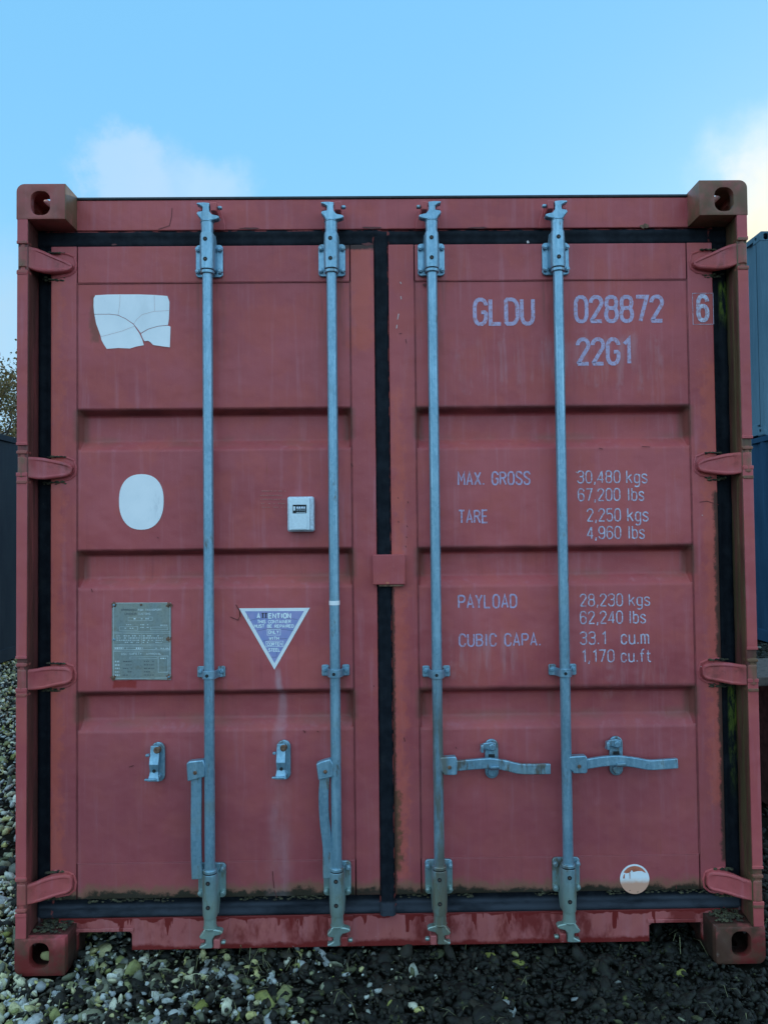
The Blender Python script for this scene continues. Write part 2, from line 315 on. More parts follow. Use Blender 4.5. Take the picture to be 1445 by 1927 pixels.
M['orange'] = simple('orange_red_print', (.55, .16, .09), .5)

# ------------------------------------------------------------------ mesh helpers
def P(px, py, Y):
    d = vF+vR*(px-722.5)/FPX-vU*(py-963.5)/FPX; q = CAM+d*(Y-CAM[1])/d[1]; return q[0], q[2]
def empty(name, loc=(0, 0, 0)):
    o = bpy.data.objects.new(name, None); o.empty_display_size = .1; COL.objects.link(o); o.location = loc; return o
def tag(o, label=None, cat=None, group=None, kind=None):
    if label: o['label'] = label
    if cat: o['category'] = cat
    if group: o['group'] = group
    if kind: o['kind'] = kind
    return o
class MB:
    def __init__(s): s.v = []; s.f = []
    def add(s, vs, fs):
        k = len(s.v); s.v += [tuple(v) for v in vs]; s.f += [tuple(i+k for i in f) for f in fs]; return s
    def box(s, x0, x1, y0, y1, z0, z1):
        x0, x1 = min(x0, x1), max(x0, x1); y0, y1 = min(y0, y1), max(y0, y1); z0, z1 = min(z0, z1), max(z0, z1)
        return s.add([(x0, y0, z0), (x1, y0, z0), (x1, y1, z0), (x0, y1, z0), (x0, y0, z1), (x1, y0, z1), (x1, y1, z1), (x0, y1, z1)],
                     [(0, 3, 2, 1), (4, 5, 6, 7), (0, 1, 5, 4), (1, 2, 6, 5), (2, 3, 7, 6), (3, 0, 4, 7)])
    def tube(s, p0, p1, r0, r1=None, n=24, cap=True):
        r1 = r0 if r1 is None else r1; p0, p1 = Vector(p0), Vector(p1); d = (p1-p0).normalized()
        a = d.orthogonal().normalized(); b = d.cross(a); vs = []
        for p, r in ((p0, r0), (p1, r1)):
            for i in range(n):
                t = 2*math.pi*i/n; vs.append(p+(a*math.cos(t)+b*math.sin(t))*r)
        fs = [(i, (i+1) % n, n+(i+1) % n, n+i) for i in range(n)]
        if cap: fs += [tuple(range(n-1, -1, -1)), tuple(range(n, 2*n))]
        return s.add(vs, fs)
    def prism(s, pts, y0, y1):           # pts (x,z) outline, extruded along y, front face at y0
        a = sum(pts[i][0]*pts[(i+1) % len(pts)][1]-pts[(i+1) % len(pts)][0]*pts[i][1] for i in range(len(pts)))
        if a < 0: pts = pts[::-1]
        n = len(pts); vs = [(x, y0, z) for x, z in pts]+[(x, y1, z) for x, z in pts]
        return s.add(vs, [tuple(range(n)), tuple(range(2*n-1, n-1, -1))]+[(i, n+i, n+(i+1) % n, (i+1) % n) for i in range(n)])
    def sheet(s, pts, y):
        a = sum(pts[i][0]*pts[(i+1) % len(pts)][1]-pts[(i+1) % len(pts)][0]*pts[i][1] for i in range(len(pts)))
        if a < 0: pts = pts[::-1]
        return s.add([(x, y, z) for x, z in pts], [tuple(range(len(pts)))])
    def loft(s, rings, closed=True, cap=True):
        n = len(rings[0]); vs = [p for r in rings for p in r]; fs = []
        for k in range(len(rings)-1):
            for i in range(n if closed else n-1):
                j = (i+1) % n; fs.append((k*n+i, k*n+j, (k+1)*n+j, (k+1)*n+i))
        if cap and closed: fs += [tuple(range(n-1, -1, -1)), tuple(range((len(rings)-1)*n, len(rings)*n))]
        return s.add(vs, fs)
    def build(s, name, mat, parent=None, bevel=0., seg=2, smooth=30, recalc=True, fx=None):
        me = bpy.data.meshes.new(name); me.from_pydata(s.v, [], s.f)
        if recalc:
            bm = bmesh.new(); bm.from_mesh(me); bmesh.ops.recalc_face_normals(bm, faces=bm.faces); bm.to_mesh(me); bm.free()
        if smooth: me.polygons.foreach_set('use_smooth', [True]*len(me.polygons)); me.set_sharp_from_angle(angle=R(smooth))
        me.materials.append(mat); o = bpy.data.objects.new(name, me); COL.objects.link(o)
        if parent is not None: o.parent = parent
        if bevel:
            b = o.modifiers.new('bevel', 'BEVEL'); b.width = bevel; b.segments = seg; b.limit_method = 'ANGLE'; b.angle_limit = R(28); b.harden_normals = False
        return o
def build_split(mb, name, mat, parent, *a, **k):
    # every loose piece becomes an object of its own
    n = len(mb.v); lab = list(range(n))
    def fd(i):
        while lab[i] != i: lab[i] = lab[lab[i]]; i = lab[i]
        return i
    for f in mb.f:
        for j in f[1:]: lab[fd(j)] = fd(f[0])
    grp = {}
    for f in mb.f: grp.setdefault(fd(f[0]), []).append(f)
    out = []
    for fs in grp.values():
        ids = sorted({i for f in fs for i in f}); mp_ = {i: q for q, i in enumerate(ids)}; m2 = MB(); m2.add([mb.v[i] for i in ids], [tuple(mp_[i] for i in f) for f in fs]); out.append(m2.build(name, mat, parent, *a, **k))
    return out[0]
def rrect(x0, x1, z0, z1, r, n=5):
    out = []
    for cx, cz, a0 in ((x1-r, z1-r, 0), (x0+r, z1-r, 90), (x0+r, z0+r, 180), (x1-r, z0+r, 270)):
        for i in range(n+1):
            a = R(a0+90*i/n); out.append((cx+r*math.cos(a), cz+r*math.sin(a)))
    return out
def circ(cx, cz, r, n=20, rz=None): return [(cx+r*math.cos(2*math.pi*i/n), cz+(rz or r)*math.sin(2*math.pi*i/n)) for i in range(n)]
def mesh_obj(name, me, mat, parent):
    me.materials.clear(); me.materials.append(mat); o = bpy.data.objects.new(name, me); COL.objects.link(o); o.parent = parent; return o

# ------------------------------------------------------------------ the red container
YD = .082; YH = .10; HW = 1.219; HT = 2.591; LEN = 6.058
box_red = tag(empty('shipping_container', (0, 0, 0)), 'dark red steel shipping container seen square on at its closed double doors, filling the picture', 'shipping container')

# corner castings: hollow blocks with a hole in each outer face
def casting_mesh():
    def bo(mb, bev=0, seg=3):
        me = bpy.data.meshes.new('t'); me.from_pydata(mb.v, [], mb.f); bm = bmesh.new(); bm.from_mesh(me); bmesh.ops.recalc_face_normals(bm, faces=bm.faces); bm.to_mesh(me); bm.free()
        o = bpy.data.objects.new('t', me); COL.objects.link(o); return o
    out = rrect(0, .162, -.118, 0, .004, 2)
    big = []                                        # big radius on the outer top edge
    for x, z in [(.162, -.118), (.162, 0)]: big.append((x, z))
    for i in range(7): a = R(90+90*i/6); big.append((.026+.026*math.cos(a), -.026+.026*math.sin(a)))
    big.append((0, -.118))
    A = bo(MB().prism(big, 0, .178)); cut = []
    cut.append(bo(MB().box(.024, .146, .026, .156, -.096, -.022)))
    cut.append(bo(MB().prism(rrect(.047, .111, -.105, -.024, .026, 6), -.02, .05)))
    side = [(y, z) for y, z in rrect(.085, .135, -.088, -.045, .018, 6)]
    mb = MB(); n = len(side); mb.add([(-.02, y, z) for y, z in side]+[(.05, y, z) for y, z in side], [tuple(range(n-1, -1, -1)), tuple(range(n, 2*n))]+[(i, (i+1) % n, n+(i+1) % n, n+i) for i in range(n)]); cut.append(bo(mb))
    top = rrect(.052, .110, .070, .140, .022, 6); mb = MB(); mb.add([(x, y, -.06) for x, y in top]+[(x, y, .03) for x, y in top], [tuple(range(len(top)-1, -1, -1)), tuple(range(len(top), 2*len(top)))]+[(i, (i+1) % len(top), len(top)+(i+1) % len(top), len(top)+i) for i in range(len(top))]); cut.append(bo(mb))
    for c in cut:
        m = A.modifiers.new('b', 'BOOLEAN'); m.operation = 'DIFFERENCE'; m.object = c; m.solver = 'EXACT'
    b = A.modifiers.new('v', 'BEVEL'); b.width = .002; b.segments = 2; b.limit_method = 'ANGLE'; b.angle_limit = R(35)
    dg = bpy.context.evaluated_depsgraph_get(); me = bpy.data.meshes.new_from_object(A.evaluated_get(dg))
    for o in [A]+cut: bpy.data.objects.remove(o, do_unlink=True)
    me.polygons.foreach_set('use_smooth', [True]*len(me.polygons)); me.set_sharp_from_angle(angle=R(32)); return me
CM = casting_mesh()
def casting(name, sx, sz, sy, x, y, z, mat, parent, rz=0):
    me = CM.copy(); me.transform(Matrix.Translation((x, y, z)) @ Matrix.Rotation(rz, 4, 'Z') @ Matrix.Diagonal((sx, sy, sz, 1)))
    if sx*sy*sz < 0: me.flip_normals()
    return mesh_obj(name, me, mat, parent)
for sx in (1, -1):
    for sz, z in ((1, HT), (-1, 0)):
        for sy, y in ((1, 0), (-1, LEN)):
            m = M['foot'] if z == 0 else M['grimy']
            casting('corner_casting', sx, sz, sy, -HW*sx, y, z, m, box_red)

def both(fn):
    for s in (-1, 1): fn(s)
# corner posts: front lip, web running back, inner flange the gasket closes on
def post(s):
    mb = MB()
    X = lambda v: s*v
    prof = [(1.215, .004), (1.183, .004), (1.181, .008), (1.184, .045), (1.1885, .048), (1.186, .052), (1.193, .118), (1.215, .118)]
    rings = []
    for z in (.118, HT-.118): rings.append([(X(x), y, z) for x, y in prof])
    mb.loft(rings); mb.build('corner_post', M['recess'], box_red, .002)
    lip = MB()
    segs = [(.1185, .20), (.305, .925), (1.02, 1.63), (1.72, 2.30), (2.39, 2.4725)]
    for a, b in ((.205, .298),): pass
    for a, b in segs:
        lip.box(X(1.2165), X(1.182), .0, .0035, a, b)
        if a > .3: lip.box(X(1.2175), X(1.181), -.0025, .003, a, a+.010)
        if b < 2.4: lip.box(X(1.2175), X(1.181), -.0025, .003, b-.012, b)
    build_split(lip, 'post_lip', M['red'], box_red, .0015)
both(post)
# header, roof and sides
hd = MB(); hd.box(-1.12, 1.12, YH, YH+.06, 2.472, 2.578); hd.build('header', M['red'], box_red, .003)
hd = MB(); hd.box(-1.058, 1.058, YH-.004, YH+.02, 2.5785, 2.588); hd.build('roof_edge', M['roofedge'], box_red, .003)
rf = MB(); rows = []
for i in range(61):
    y = .165+(LEN-.33)*i/60; z = 2.574+(0 if (i % 4) < 2 else .012); rows.append([(-1.2, y, z), (1.2, y, z)])
rf.loft(rows, closed=False); rf.build('roof', M['red'], box_red, recalc=True, smooth=0)
for s in (-1, 1):
    sw = MB(); rows = []; y = .13
    k = 0
    while y < LEN-.15:
        for dy, dx in ((0, 0), (.07, 0), (.138, .036), (.208, .036)):
            if y+dy < LEN-.12: rows.append([(s*(1.212-dx), y+dy, .15), (s*(1.212-dx), y+dy, 2.535)])
        y += .278
    sw.loft(rows, closed=False); sw.build('side_wall', M['red'], box_red, smooth=0)
    rr = MB(); rr.box(s*1.216, s*1.15, .18, LEN-.18, 2.528, 2.575); rr.build('top_side_rail', M['red'], box_red, .003)
    rr = MB(); rr.box(s*1.216, s*1.17, .18, LEN-.18, .03, .16); rr.build('bottom_side_rail', M['red'], box_red, .003)
mb = MB(); mb.box(-1.17, 1.17, LEN-.06, LEN-.03, .06, 2.56); mb.build('end_wall', M['red'], box_red)
mb = MB(); mb.box(-1.165, 1.165, .17, LEN-.07, .145, .17); mb.build('floor', M['wood'], box_red)
for i in range(14):
    y = .55+i*.38; mb = MB(); mb.box(-1.165, 1.165, y, y+.045, .035, .1445); mb.build('cross_member', M['foot'], box_red)
# sill with the two forklift pocket notches
pts = [(-1.118, .024), (-1.118, .132), (1.118, .132), (1.118, .024), (1.056, .024)]
pts += [(1.056, .075), (1.048, .085), (.884, .085), (.874, .078), (.874, .024), (-.873, .024), (-.873, .078), (-.883, .087), (-1.046, .087), (-1.056, .075), (-1.056, .024)]
mb = MB(); mb.prism(pts, YH, YH+.022); mb.build('sill', M['sill'], box_red, .0025)
for a, b in ((-1.06, -.865), (.866, 1.056)):
    mb = MB(); t = .0885
    mb.box(a, b, YH-.006, YH-.0005, t, t+.012); 
    mb.build('pocket_rim', M['sill'], box_red, .002)
    mb = MB(); mb.box(a-.005, a, YH+.023, .5, .024, .14); mb.box(b, b+.005, YH+.023, .5, .024, .14); build_split(mb, 'forklift_pocket', M['foot'], box_red)
mb = MB(); mb.box(-1.118, 1.118, YH+.0225, YH+.16, .1325, .144); mb.build('threshold_plate', M['foot'], box_red)
# dark ledge behind gaskets, closing the opening
mb = MB(); mb.box(-1.195, 1.195, .132, .140, .1445, 2.50); mb.build('door_backing', M['hole'], box_red)
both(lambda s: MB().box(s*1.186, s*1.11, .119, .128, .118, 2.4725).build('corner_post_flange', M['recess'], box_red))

# doors
RECESS = [(.758, .793, .873, .888), (1.239, 1.274, 1.353, 1.367), (1.708, 1.743, 1.832, 1.847)]
DEP = .040
doors = {}
def door(name, xo0, xi0, xi1, xo1):
    rails = MB(); z0, z1, zb, zt = .203, 2.411, .322, 2.283
    d = MB().box(xo0, xi0-.0012, YD, YD+.045, z0, z1)
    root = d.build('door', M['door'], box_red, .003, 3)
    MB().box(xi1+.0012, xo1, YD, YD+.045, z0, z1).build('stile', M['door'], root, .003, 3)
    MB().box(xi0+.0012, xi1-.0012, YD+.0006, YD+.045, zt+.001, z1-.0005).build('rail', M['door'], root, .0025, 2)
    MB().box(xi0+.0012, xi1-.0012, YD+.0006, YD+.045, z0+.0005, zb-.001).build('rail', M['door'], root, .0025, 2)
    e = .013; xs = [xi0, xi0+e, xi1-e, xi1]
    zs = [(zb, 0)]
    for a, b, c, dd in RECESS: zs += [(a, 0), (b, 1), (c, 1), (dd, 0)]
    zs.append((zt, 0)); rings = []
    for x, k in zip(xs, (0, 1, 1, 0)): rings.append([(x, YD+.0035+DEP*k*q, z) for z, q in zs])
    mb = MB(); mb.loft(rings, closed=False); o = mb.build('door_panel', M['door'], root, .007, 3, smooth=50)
    # weld beads along the panel edge
    wb = MB()
    for x in (xi0, xi1): wb.tube((x, YD+.002, zb), (x, YD+.002, zt), .0018, n=8)
    for z in (zb, zt): wb.tube((xi0, YD+.002, z), (xi1, YD+.002, z), .0018, n=8)
    wb.build('weld_bead', M['door'], root)
    return root
doorL = door('door', -1.139, -1.050, -.118, -.036); doorR = door('door', 1.132, 1.043, .103, .014) if False else None
def door_r():
    z0, z1, zb, zt = .203, 2.411, .322, 2.283
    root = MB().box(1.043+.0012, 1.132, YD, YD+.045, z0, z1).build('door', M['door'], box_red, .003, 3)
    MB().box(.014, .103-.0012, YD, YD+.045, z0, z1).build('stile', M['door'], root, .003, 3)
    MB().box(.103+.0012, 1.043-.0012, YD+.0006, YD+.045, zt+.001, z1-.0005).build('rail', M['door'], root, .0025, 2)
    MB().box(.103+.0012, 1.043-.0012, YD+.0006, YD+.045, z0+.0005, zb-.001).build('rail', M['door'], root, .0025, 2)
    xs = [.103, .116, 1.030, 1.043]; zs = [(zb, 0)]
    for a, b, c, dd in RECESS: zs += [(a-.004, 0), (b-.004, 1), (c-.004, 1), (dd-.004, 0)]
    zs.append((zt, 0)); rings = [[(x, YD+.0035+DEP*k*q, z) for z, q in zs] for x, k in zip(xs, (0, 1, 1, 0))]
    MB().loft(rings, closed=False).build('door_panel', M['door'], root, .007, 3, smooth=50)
    wb = MB()
    for x in (.103, 1.043): wb.tube((x, YD+.002, zb), (x, YD+.002, zt), .0018, n=8)
    for z in (zb, zt): wb.tube((.103, YD+.002, z), (1.043, YD+.002, z), .0018, n=8)
    wb.build('weld_bead', M['door'], root)
    return root
doorR = door_r()
tag(doorL, 'left door with the white vinyl square and data plate'); tag(doorR, 'right door with the lettering')

# rubber gaskets: a bulging strip with a lip
def gasket(name, axis, a0, a1, b0, b1, y, parent, bulge=.012):
    mb = MB(); rings = []; n = 40
    for i in range(n+1):
        t = a0+(a1-a0)*i/n; w = .0026*mnoise.noise(Vector((t*9, b0*5, 1)))+.0010*mnoise.noise(Vector((t*45, b0*3, 4))); ring = []
        for k in range(9):
            u = k/8; b = b0+(b1-b0)*u; h = bulge*(math.sin(math.pi*u)**.6)*(.75+.25*math.sin(3*math.pi*u))+w*(1 if 0 < k < 8 else .5)
            ring.append((b+w, y-h, t) if axis == 'z' else (t, y-h, b+w))
        rings.append(ring)
    mb.loft(rings, closed=False); return mb.build(name, M['rubber'], parent, smooth=45)
gasket('door_gasket', 'z', .135, 2.474, -1.196, -1.136, .112, doorL)
gasket('door_gasket', 'z', .135, 2.474, 1.196, 1.129, .112, doorR)
gasket('door_gasket', 'x', -1.19, -.01, 2.408, 2.475, .108, doorL)
gasket('door_gasket', 'x', -.01, 1.19, 2.408, 2.470, .108, doorR)
gasket('door_gasket', 'x', -1.18, -.01, .186, .131, .106, doorL, .016)
gasket('door_gasket', 'x', -.01, 1.18, .186, .129, .106, doorR, .016)
MB().box(-1.17, 1.17, .104, .118, .180, .235).build('door_gasket', M['rubber'], doorL)
gasket('centre_gasket', 'z', .133, 2.44, -.037, .016, .090, doorR, .016)
# lock plate across the gap
lx0, lz1 = P(701, 1044, .06); lx1, lz0 = P(763, 1100, .06)
mb = MB(); mb.box(lx0, lx1, .060, .0815, lz0, lz1); mb.build('lock_plate', M['red'], doorR, .003, 3)
MB().box(lx0+.02, lx1-.006, .064, .0815, lz0-.006, lz0-.0005).build('lock_plate_edge', M['rust'], doorR)
MB().prism(circ(*P(729, 1097, .0595), .006, 12, .004), .0588, .0598).build('paint_chip', M['orange'], doorR)

# hinges: knuckle at the post, cranked blade welded to the door
def hinge(s, zc, tilt):
    x_out = 1.211
    st = [  # x, y front, z top, z bottom (relative)
        (1.2160, .008, .034, -.038), (1.211, .000, .035, -.039), (1.200, -.003, .035, -.039), (1.189, .000, .034, -.039), (1.181, .008, .033+tilt*.2, -.040), (1.165, .024, .033+tilt*.2, -.043),
        (1.145, .040, .034, -.043), (1.120, .053, .032-tilt*.25, -.039), (1.095, .060, .029-tilt*.45, -.035), (1.078, .062, .026-tilt*.6, -.032), (1.067, .064, .020-tilt*.6, -.026), (1.061, .067, .011-tilt*.5, -.015)]
    k = len(st); rings = []
    for x, y, zt, zb in st:
        e = .006; X = s*x; zt += zc; zb += zc; yb = max(y+.014, YD-.001) if x < 1.13 else y+.018
        h_ = .65*max(0, min(1, (1.185-x)/.03))*max(0, min(1, (x-1.062)/.02)); zt -= .0025; zb += .0025; rings.append([(X, y+e*.6, zt), (X, y-.001*h_, zt-.003), (X, y-.003*h_, zt-.0095), (X, y+.003*h_, zt-.0125), (X, y+.003*h_, zb+.011), (X, y-.003*h_, zb+.008), (X, y-.001*h_, zb+.003), (X, y+e*.6, zb), (X, yb, zb), (X, yb, zt)])
    mb = MB(); mb.loft(rings); o = mb.build('hinge', M['hinge'], box_red, .0012, 2, smooth=40)
    p = MB(); p.tube((s*1.199, .014, zc-.058), (s*1.199, .014, zc+.054), .0125, n=20); p.build('hinge_pin', M['grimy'], o)
    lug = MB()
    for a, b in ((zc+.041, zc+.052), (zc-.057, zc-.046)): lug.prism(rrect(s*1.199-.0175, s*1.199+.0175, a, b, .003, 2), -.003, .03)
    build_split(lug, 'hinge_lug', M['grimy'], o, .002)
    w = MB(); pth = [(1.125, zc+.040), (1.085, zc+.036), (1.060, zc+.026), (1.053, zc), (1.057, zc-.024), (1.075, zc-.038), (1.12, zc-.046)]
    for (a, b), (c, d) in zip(pth, pth[1:]): w.tube((s*a, YD+.0008, b), (s*c, YD+.0008, d), .0042, n=8)
    w.build('weld', M['red'], o)
for py, t in ((493, .03), (880, .012), (1272, -.006), (1668, -.02)):
    hinge(-1, P(100, py, .06)[1], t)
for py, t in ((487, .03), (872, .012), (1264, -.006), (1662, -.02)):
    hinge(1, P(1360, py, .06)[1], t)

# locking bars
BARX = [-.597, -.179, .1605, .588]
CAMP = [(-32, 54), (-10, 55), (11, 53), (9, 38), (10, 24), (18, 14), (40, 9), (44, 3), (38, -3), (20, -7), (-18, -7), (-22, 3), (-33, 15), (-30, 23), (-13, 25), (-12, 38), (-22, 44), (-33, 48)]
for bi, bx in enumerate(BARX):
    mir = 1 if bi < 2 else -1; yb = .042; rad = .0172
    ZC, ZB = 2.483, .118                     # cam base heights, top and bottom
    rod = MB(); rod.tube((bx, yb, .30), (bx, yb, 2.31), rad, n=32)
    bar = rod.build('locking_bar', M['galv'], box_red)
    for top in (True, False):
        q = 1 if top else -1; z0 = ZC if top else ZB
        Z = lambda v: z0+q*v
        c = MB(); c.prism([(bx+mir*x*.001, Z(z*.001)) for x, z in CAMP], .026, .052)
        c.build('cam', M['galv' if top else 'galv_old'], bar, .003, 2)
        c = MB(); c.tube((bx, yb, Z(-.052)), (bx, yb, Z(-.008)), .0195, .021, n=28); c.tube((bx, yb, Z(-.010)), (bx, yb, Z(-.004)), .0235, .020, n=28)
        c.build('cam_collar', M['galv' if top else 'galv_old'], bar, .0015)
        # keeper welded to header or sill
        kp = MB(); kp.box(bx+mir*.013, bx+mir*.034, .028, YH-.0005, Z(.026), Z(.056)); kp.box(bx-mir*.030, bx-mir*.016, .034, YH-.0005, Z(.027), Z(.040))
        kp.prism([(bx-mir*.034, Z(-.012)), (bx+mir*.052, Z(-.014)), (bx+mir*.050, Z(.010)), (bx+mir*.036, Z(.056)), (bx-mir*.030, Z(.050))], YH-.007, YH-.0006)
        build_split(kp, 'cam_keeper', M['red' if top else 'sill'], box_red, .003)
        kp = MB(); kp.box(bx+mir*.0345, bx+mir*.050, .036, .052, Z(.036), Z(.047)); kp.build('cam_tip', M['galv_old'], bar, .004)
        # bearing bracket: bolted plate with a sleeve over the bar
        zp0, zp1 = (2.298, 2.410) if top else (.208, .322)
        pl = MB(); pl.prism(rrect(bx-.046, bx+.046, zp0, zp1, .012), .072, YD-.0005); br = pl.build('bearing_bracket', M['galv' if top else 'galv_old'], bar, .002)
        sl = MB(); za, zb_ = (2.312, 2.436) if top else (.160, .302)
        prof = []
        for i in range(13):
            a = math.pi*i/12; prof.append((math.cos(a)*.0250, yb-math.sin(a)*.0245))
        prof = [(.0275, .0718), (.0254, .060)]+prof+[(-.0254, .060), (-.0275, .0718)]
        outz = zb_ if top else za
        taper = lambda t: 1 if t < .72 else 1-.08*(t-.72)/.28
        rings = []
        for t in (0, .05, .72, .97, 1):
            z = (za+(zb_-za)*t) if top else (zb_-(zb_-za)*t); k = taper(t)*(.93 if t in (0, 1) else 1)
            rings.append([(bx+x*k, y if t <= .72 else min(y, .062), z) for x, y in prof])
        sl.loft(rings); sl.build('bearing_sleeve', M['galv' if top else 'galv_old'], bar, .002, smooth=45)
        MB().tube((bx, yb, 2.309 if top else .3015), (bx, yb, 2.3125 if top else .305), .0222, n=28).build('joint_gap', M['hole'], bar)
        cz = (2.298, 2.309) if top else (.305, .316)
        MB().tube((bx, yb, cz[0]), (bx, yb, cz[1]), .0235, n=28).build('bar_collar', M['galv_old'], bar, .002)
        for hz in ((.030, .098) if top else (.040, .118)):
            h = za+hz; MB().tube((bx-.002, yb-.0255, h), (bx-.002, yb-.0235, h), .0072, n=14).build('grease_hole', M['hole'], bar)
            MB().tube((bx-.002, yb-.0262, h), (bx-.002, yb-.0250, h), .0022, n=10).build('grease_plug', M['rust'], bar)
        for sx in (-1, 1):
            for bz in (zp0+.018, zp1-.018):
                b = MB(); b.tube((bx+sx*.0372, .0722, bz), (bx+sx*.0372, .060, bz), .0092, n=6); b.tube((bx+sx*.0372, .0602, bz), (bx+sx*.0372, .057, bz), .0066, .005, n=14)
                b.build('bolt', M['galv' if (bi+int(bz*100)) % 3 else 'galv_old'], bar, .001)
    # guide bracket at mid height
    gz = P(398, 1266, .06)[1] if bi < 2 else P(820, 1265, .06)[1]
    g = MB(); 
    for sx in (-1, 1): g.prism(rrect(*(sorted((bx+sx*.022, bx+sx*.047))), gz-.019, gz+.019, .006), .074, YD-.0005)
    gb = build_split(g, 'guide_bracket', M['galv_old'], bar, .002)
    prof = []
    for i in range(17):
        a = math.pi*i/16; prof.append((math.cos(a)*.0235, .046-math.sin(a)*.0265))
    pts = [(.040, .0735), (.030, .066)]+prof+[(-.030, .066), (-.040, .0735)]
    inn = [(x*.86, y+.0035) for x, y in pts]
    rings = []
    for z in (gz-.017, gz+.011):
        rings.append([(bx+x, y, z) for x, y in pts]+[(bx+x, y, z) for x, y in inn[::-1]])
    MB().loft(rings).build('strap', M['galv'], bar, .0015)
    MB().tube((bx-.003, .0200, gz-.004), (bx-.003, .0185, gz-.004), .0055, n=14).build('grease_hole', M['hole'], bar)
    for sx in (-1, 1):
        b = MB(); b.tube((bx+sx*.036, .0742, gz+.002), (bx+sx*.036, .067, gz+.002), .0085, n=6); b.tube((bx+sx*.036, .0672, gz+.002), (bx+sx*.036, .064, gz+.002), .0055, n=12); b.build('bolt', M['galv'], bar, .001)

# handles
def strip(path, w, y0, y1, name, parent, mat):
    L = []; Rr = []
    for i, (x, z) in enumerate(path):
        a = path[max(0, i-1)]; b = path[min(len(path)-1, i+1)]; dx, dz = b[0]-a[0], b[1]-a[1]; l = math.hypot(dx, dz); nx, nz = -dz/l, dx/l
        L.append((x+nx*w/2, z+nz*w/2)); Rr.append((x-nx*w/2, z-nz*w/2))
    mb = MB(); rings = [[(l[0], y0, l[1]), (r[0], y0, r[1]), (r[0], y1, r[1]), (l[0], y1, l[1])] for l, r in zip(L, Rr)]
    mb.loft(rings); return mb.build(name, mat, parent, .003, 3, smooth=40)
def smooth_path(pts, n=6):
    out = []
    for i in range(len(pts)-1):
        p0 = pts[max(0, i-1)]; p1 = pts[i]; p2 = pts[i+1]; p3 = pts[min(len(pts)-1, i+2)]
        for k in range(n):
            t = k/n; out.append(tuple(.5*((2*p1[j])+(-p0[j]+p2[j])*t+(2*p0[j]-5*p1[j]+4*p2[j]-p3[j])*t*t+(-p0[j]+3*p1[j]-3*p2[j]+p3[j])*t**3) for j in (0, 1)))
    out.append(pts[-1]); return out
HY = .030
def hub(pxs, pivot, name='handle_hub'):
    pts = [P(x, y, HY) for x, y in pxs]
    h = MB().prism(pts, HY-.004, HY+.024).build('handle_hub', M['galv'], box_red, .004, 3)
    x, z = P(*pivot, HY-.005); MB().tube((x, HY-.004, z), (x, HY-.009, z), .0068, .0055, n=16).build('pivot_rivet', M['rust'], h, .001)
    return h
hA = hub([(351, 1437), (356, 1433), (383, 1430), (386, 1440), (386, 1462), (380, 1464), (353, 1471)], (367, 1455))
strip(smooth_path([P(x, y, HY+.012) for x, y in ((370, 1462), (370, 1500), (369.5, 1560), (370, 1610), (371.5, 1654))]), .035, HY+.004, HY+.017, 'door_handle', hA, M['galv'])
hB = hub([(595, 1438), (602, 1434), (622, 1428), (628, 1440), (629, 1462), (620, 1464), (599, 1469)], (612, 1453))
strip(smooth_path([P(x, y, HY+.012) for x, y in ((611, 1462), (609, 1500), (611, 1545), (616.5, 1592), (617, 1625), (617.5, 1653))]), .033, HY+.004, HY+.017, 'door_handle', hB, M['galv_old'])
hC = hub([(824, 1426), (857, 1424), (860, 1430), (860, 1457), (857, 1459), (836, 1459), (832, 1453), (826, 1451)], (846, 1445))
strip(smooth_path([P(x, y, HY+.012) for x, y in ((856, 1441), (890, 1438), (922, 1436), (950, 1440), (975, 1446), (1000, 1447), (1035, 1446.5))]), .034, HY+.002, HY+.017, 'door_handle', hC, M['galv_old'])
hD = hub([(1068, 1424), (1102, 1422), (1105, 1428), (1105, 1453), (1102, 1456), (1079, 1456), (1075, 1450), (1070, 1449)], (1090, 1443))
strip(smooth_path([P(x, y, HY+.012) for x, y in ((1100, 1438), (1130, 1433), (1160, 1431), (1190, 1434), (1220, 1439), (1245, 1438), (1274, 1436))]), .033, HY+.002, HY+.017, 'door_handle', hD, M['galv'])
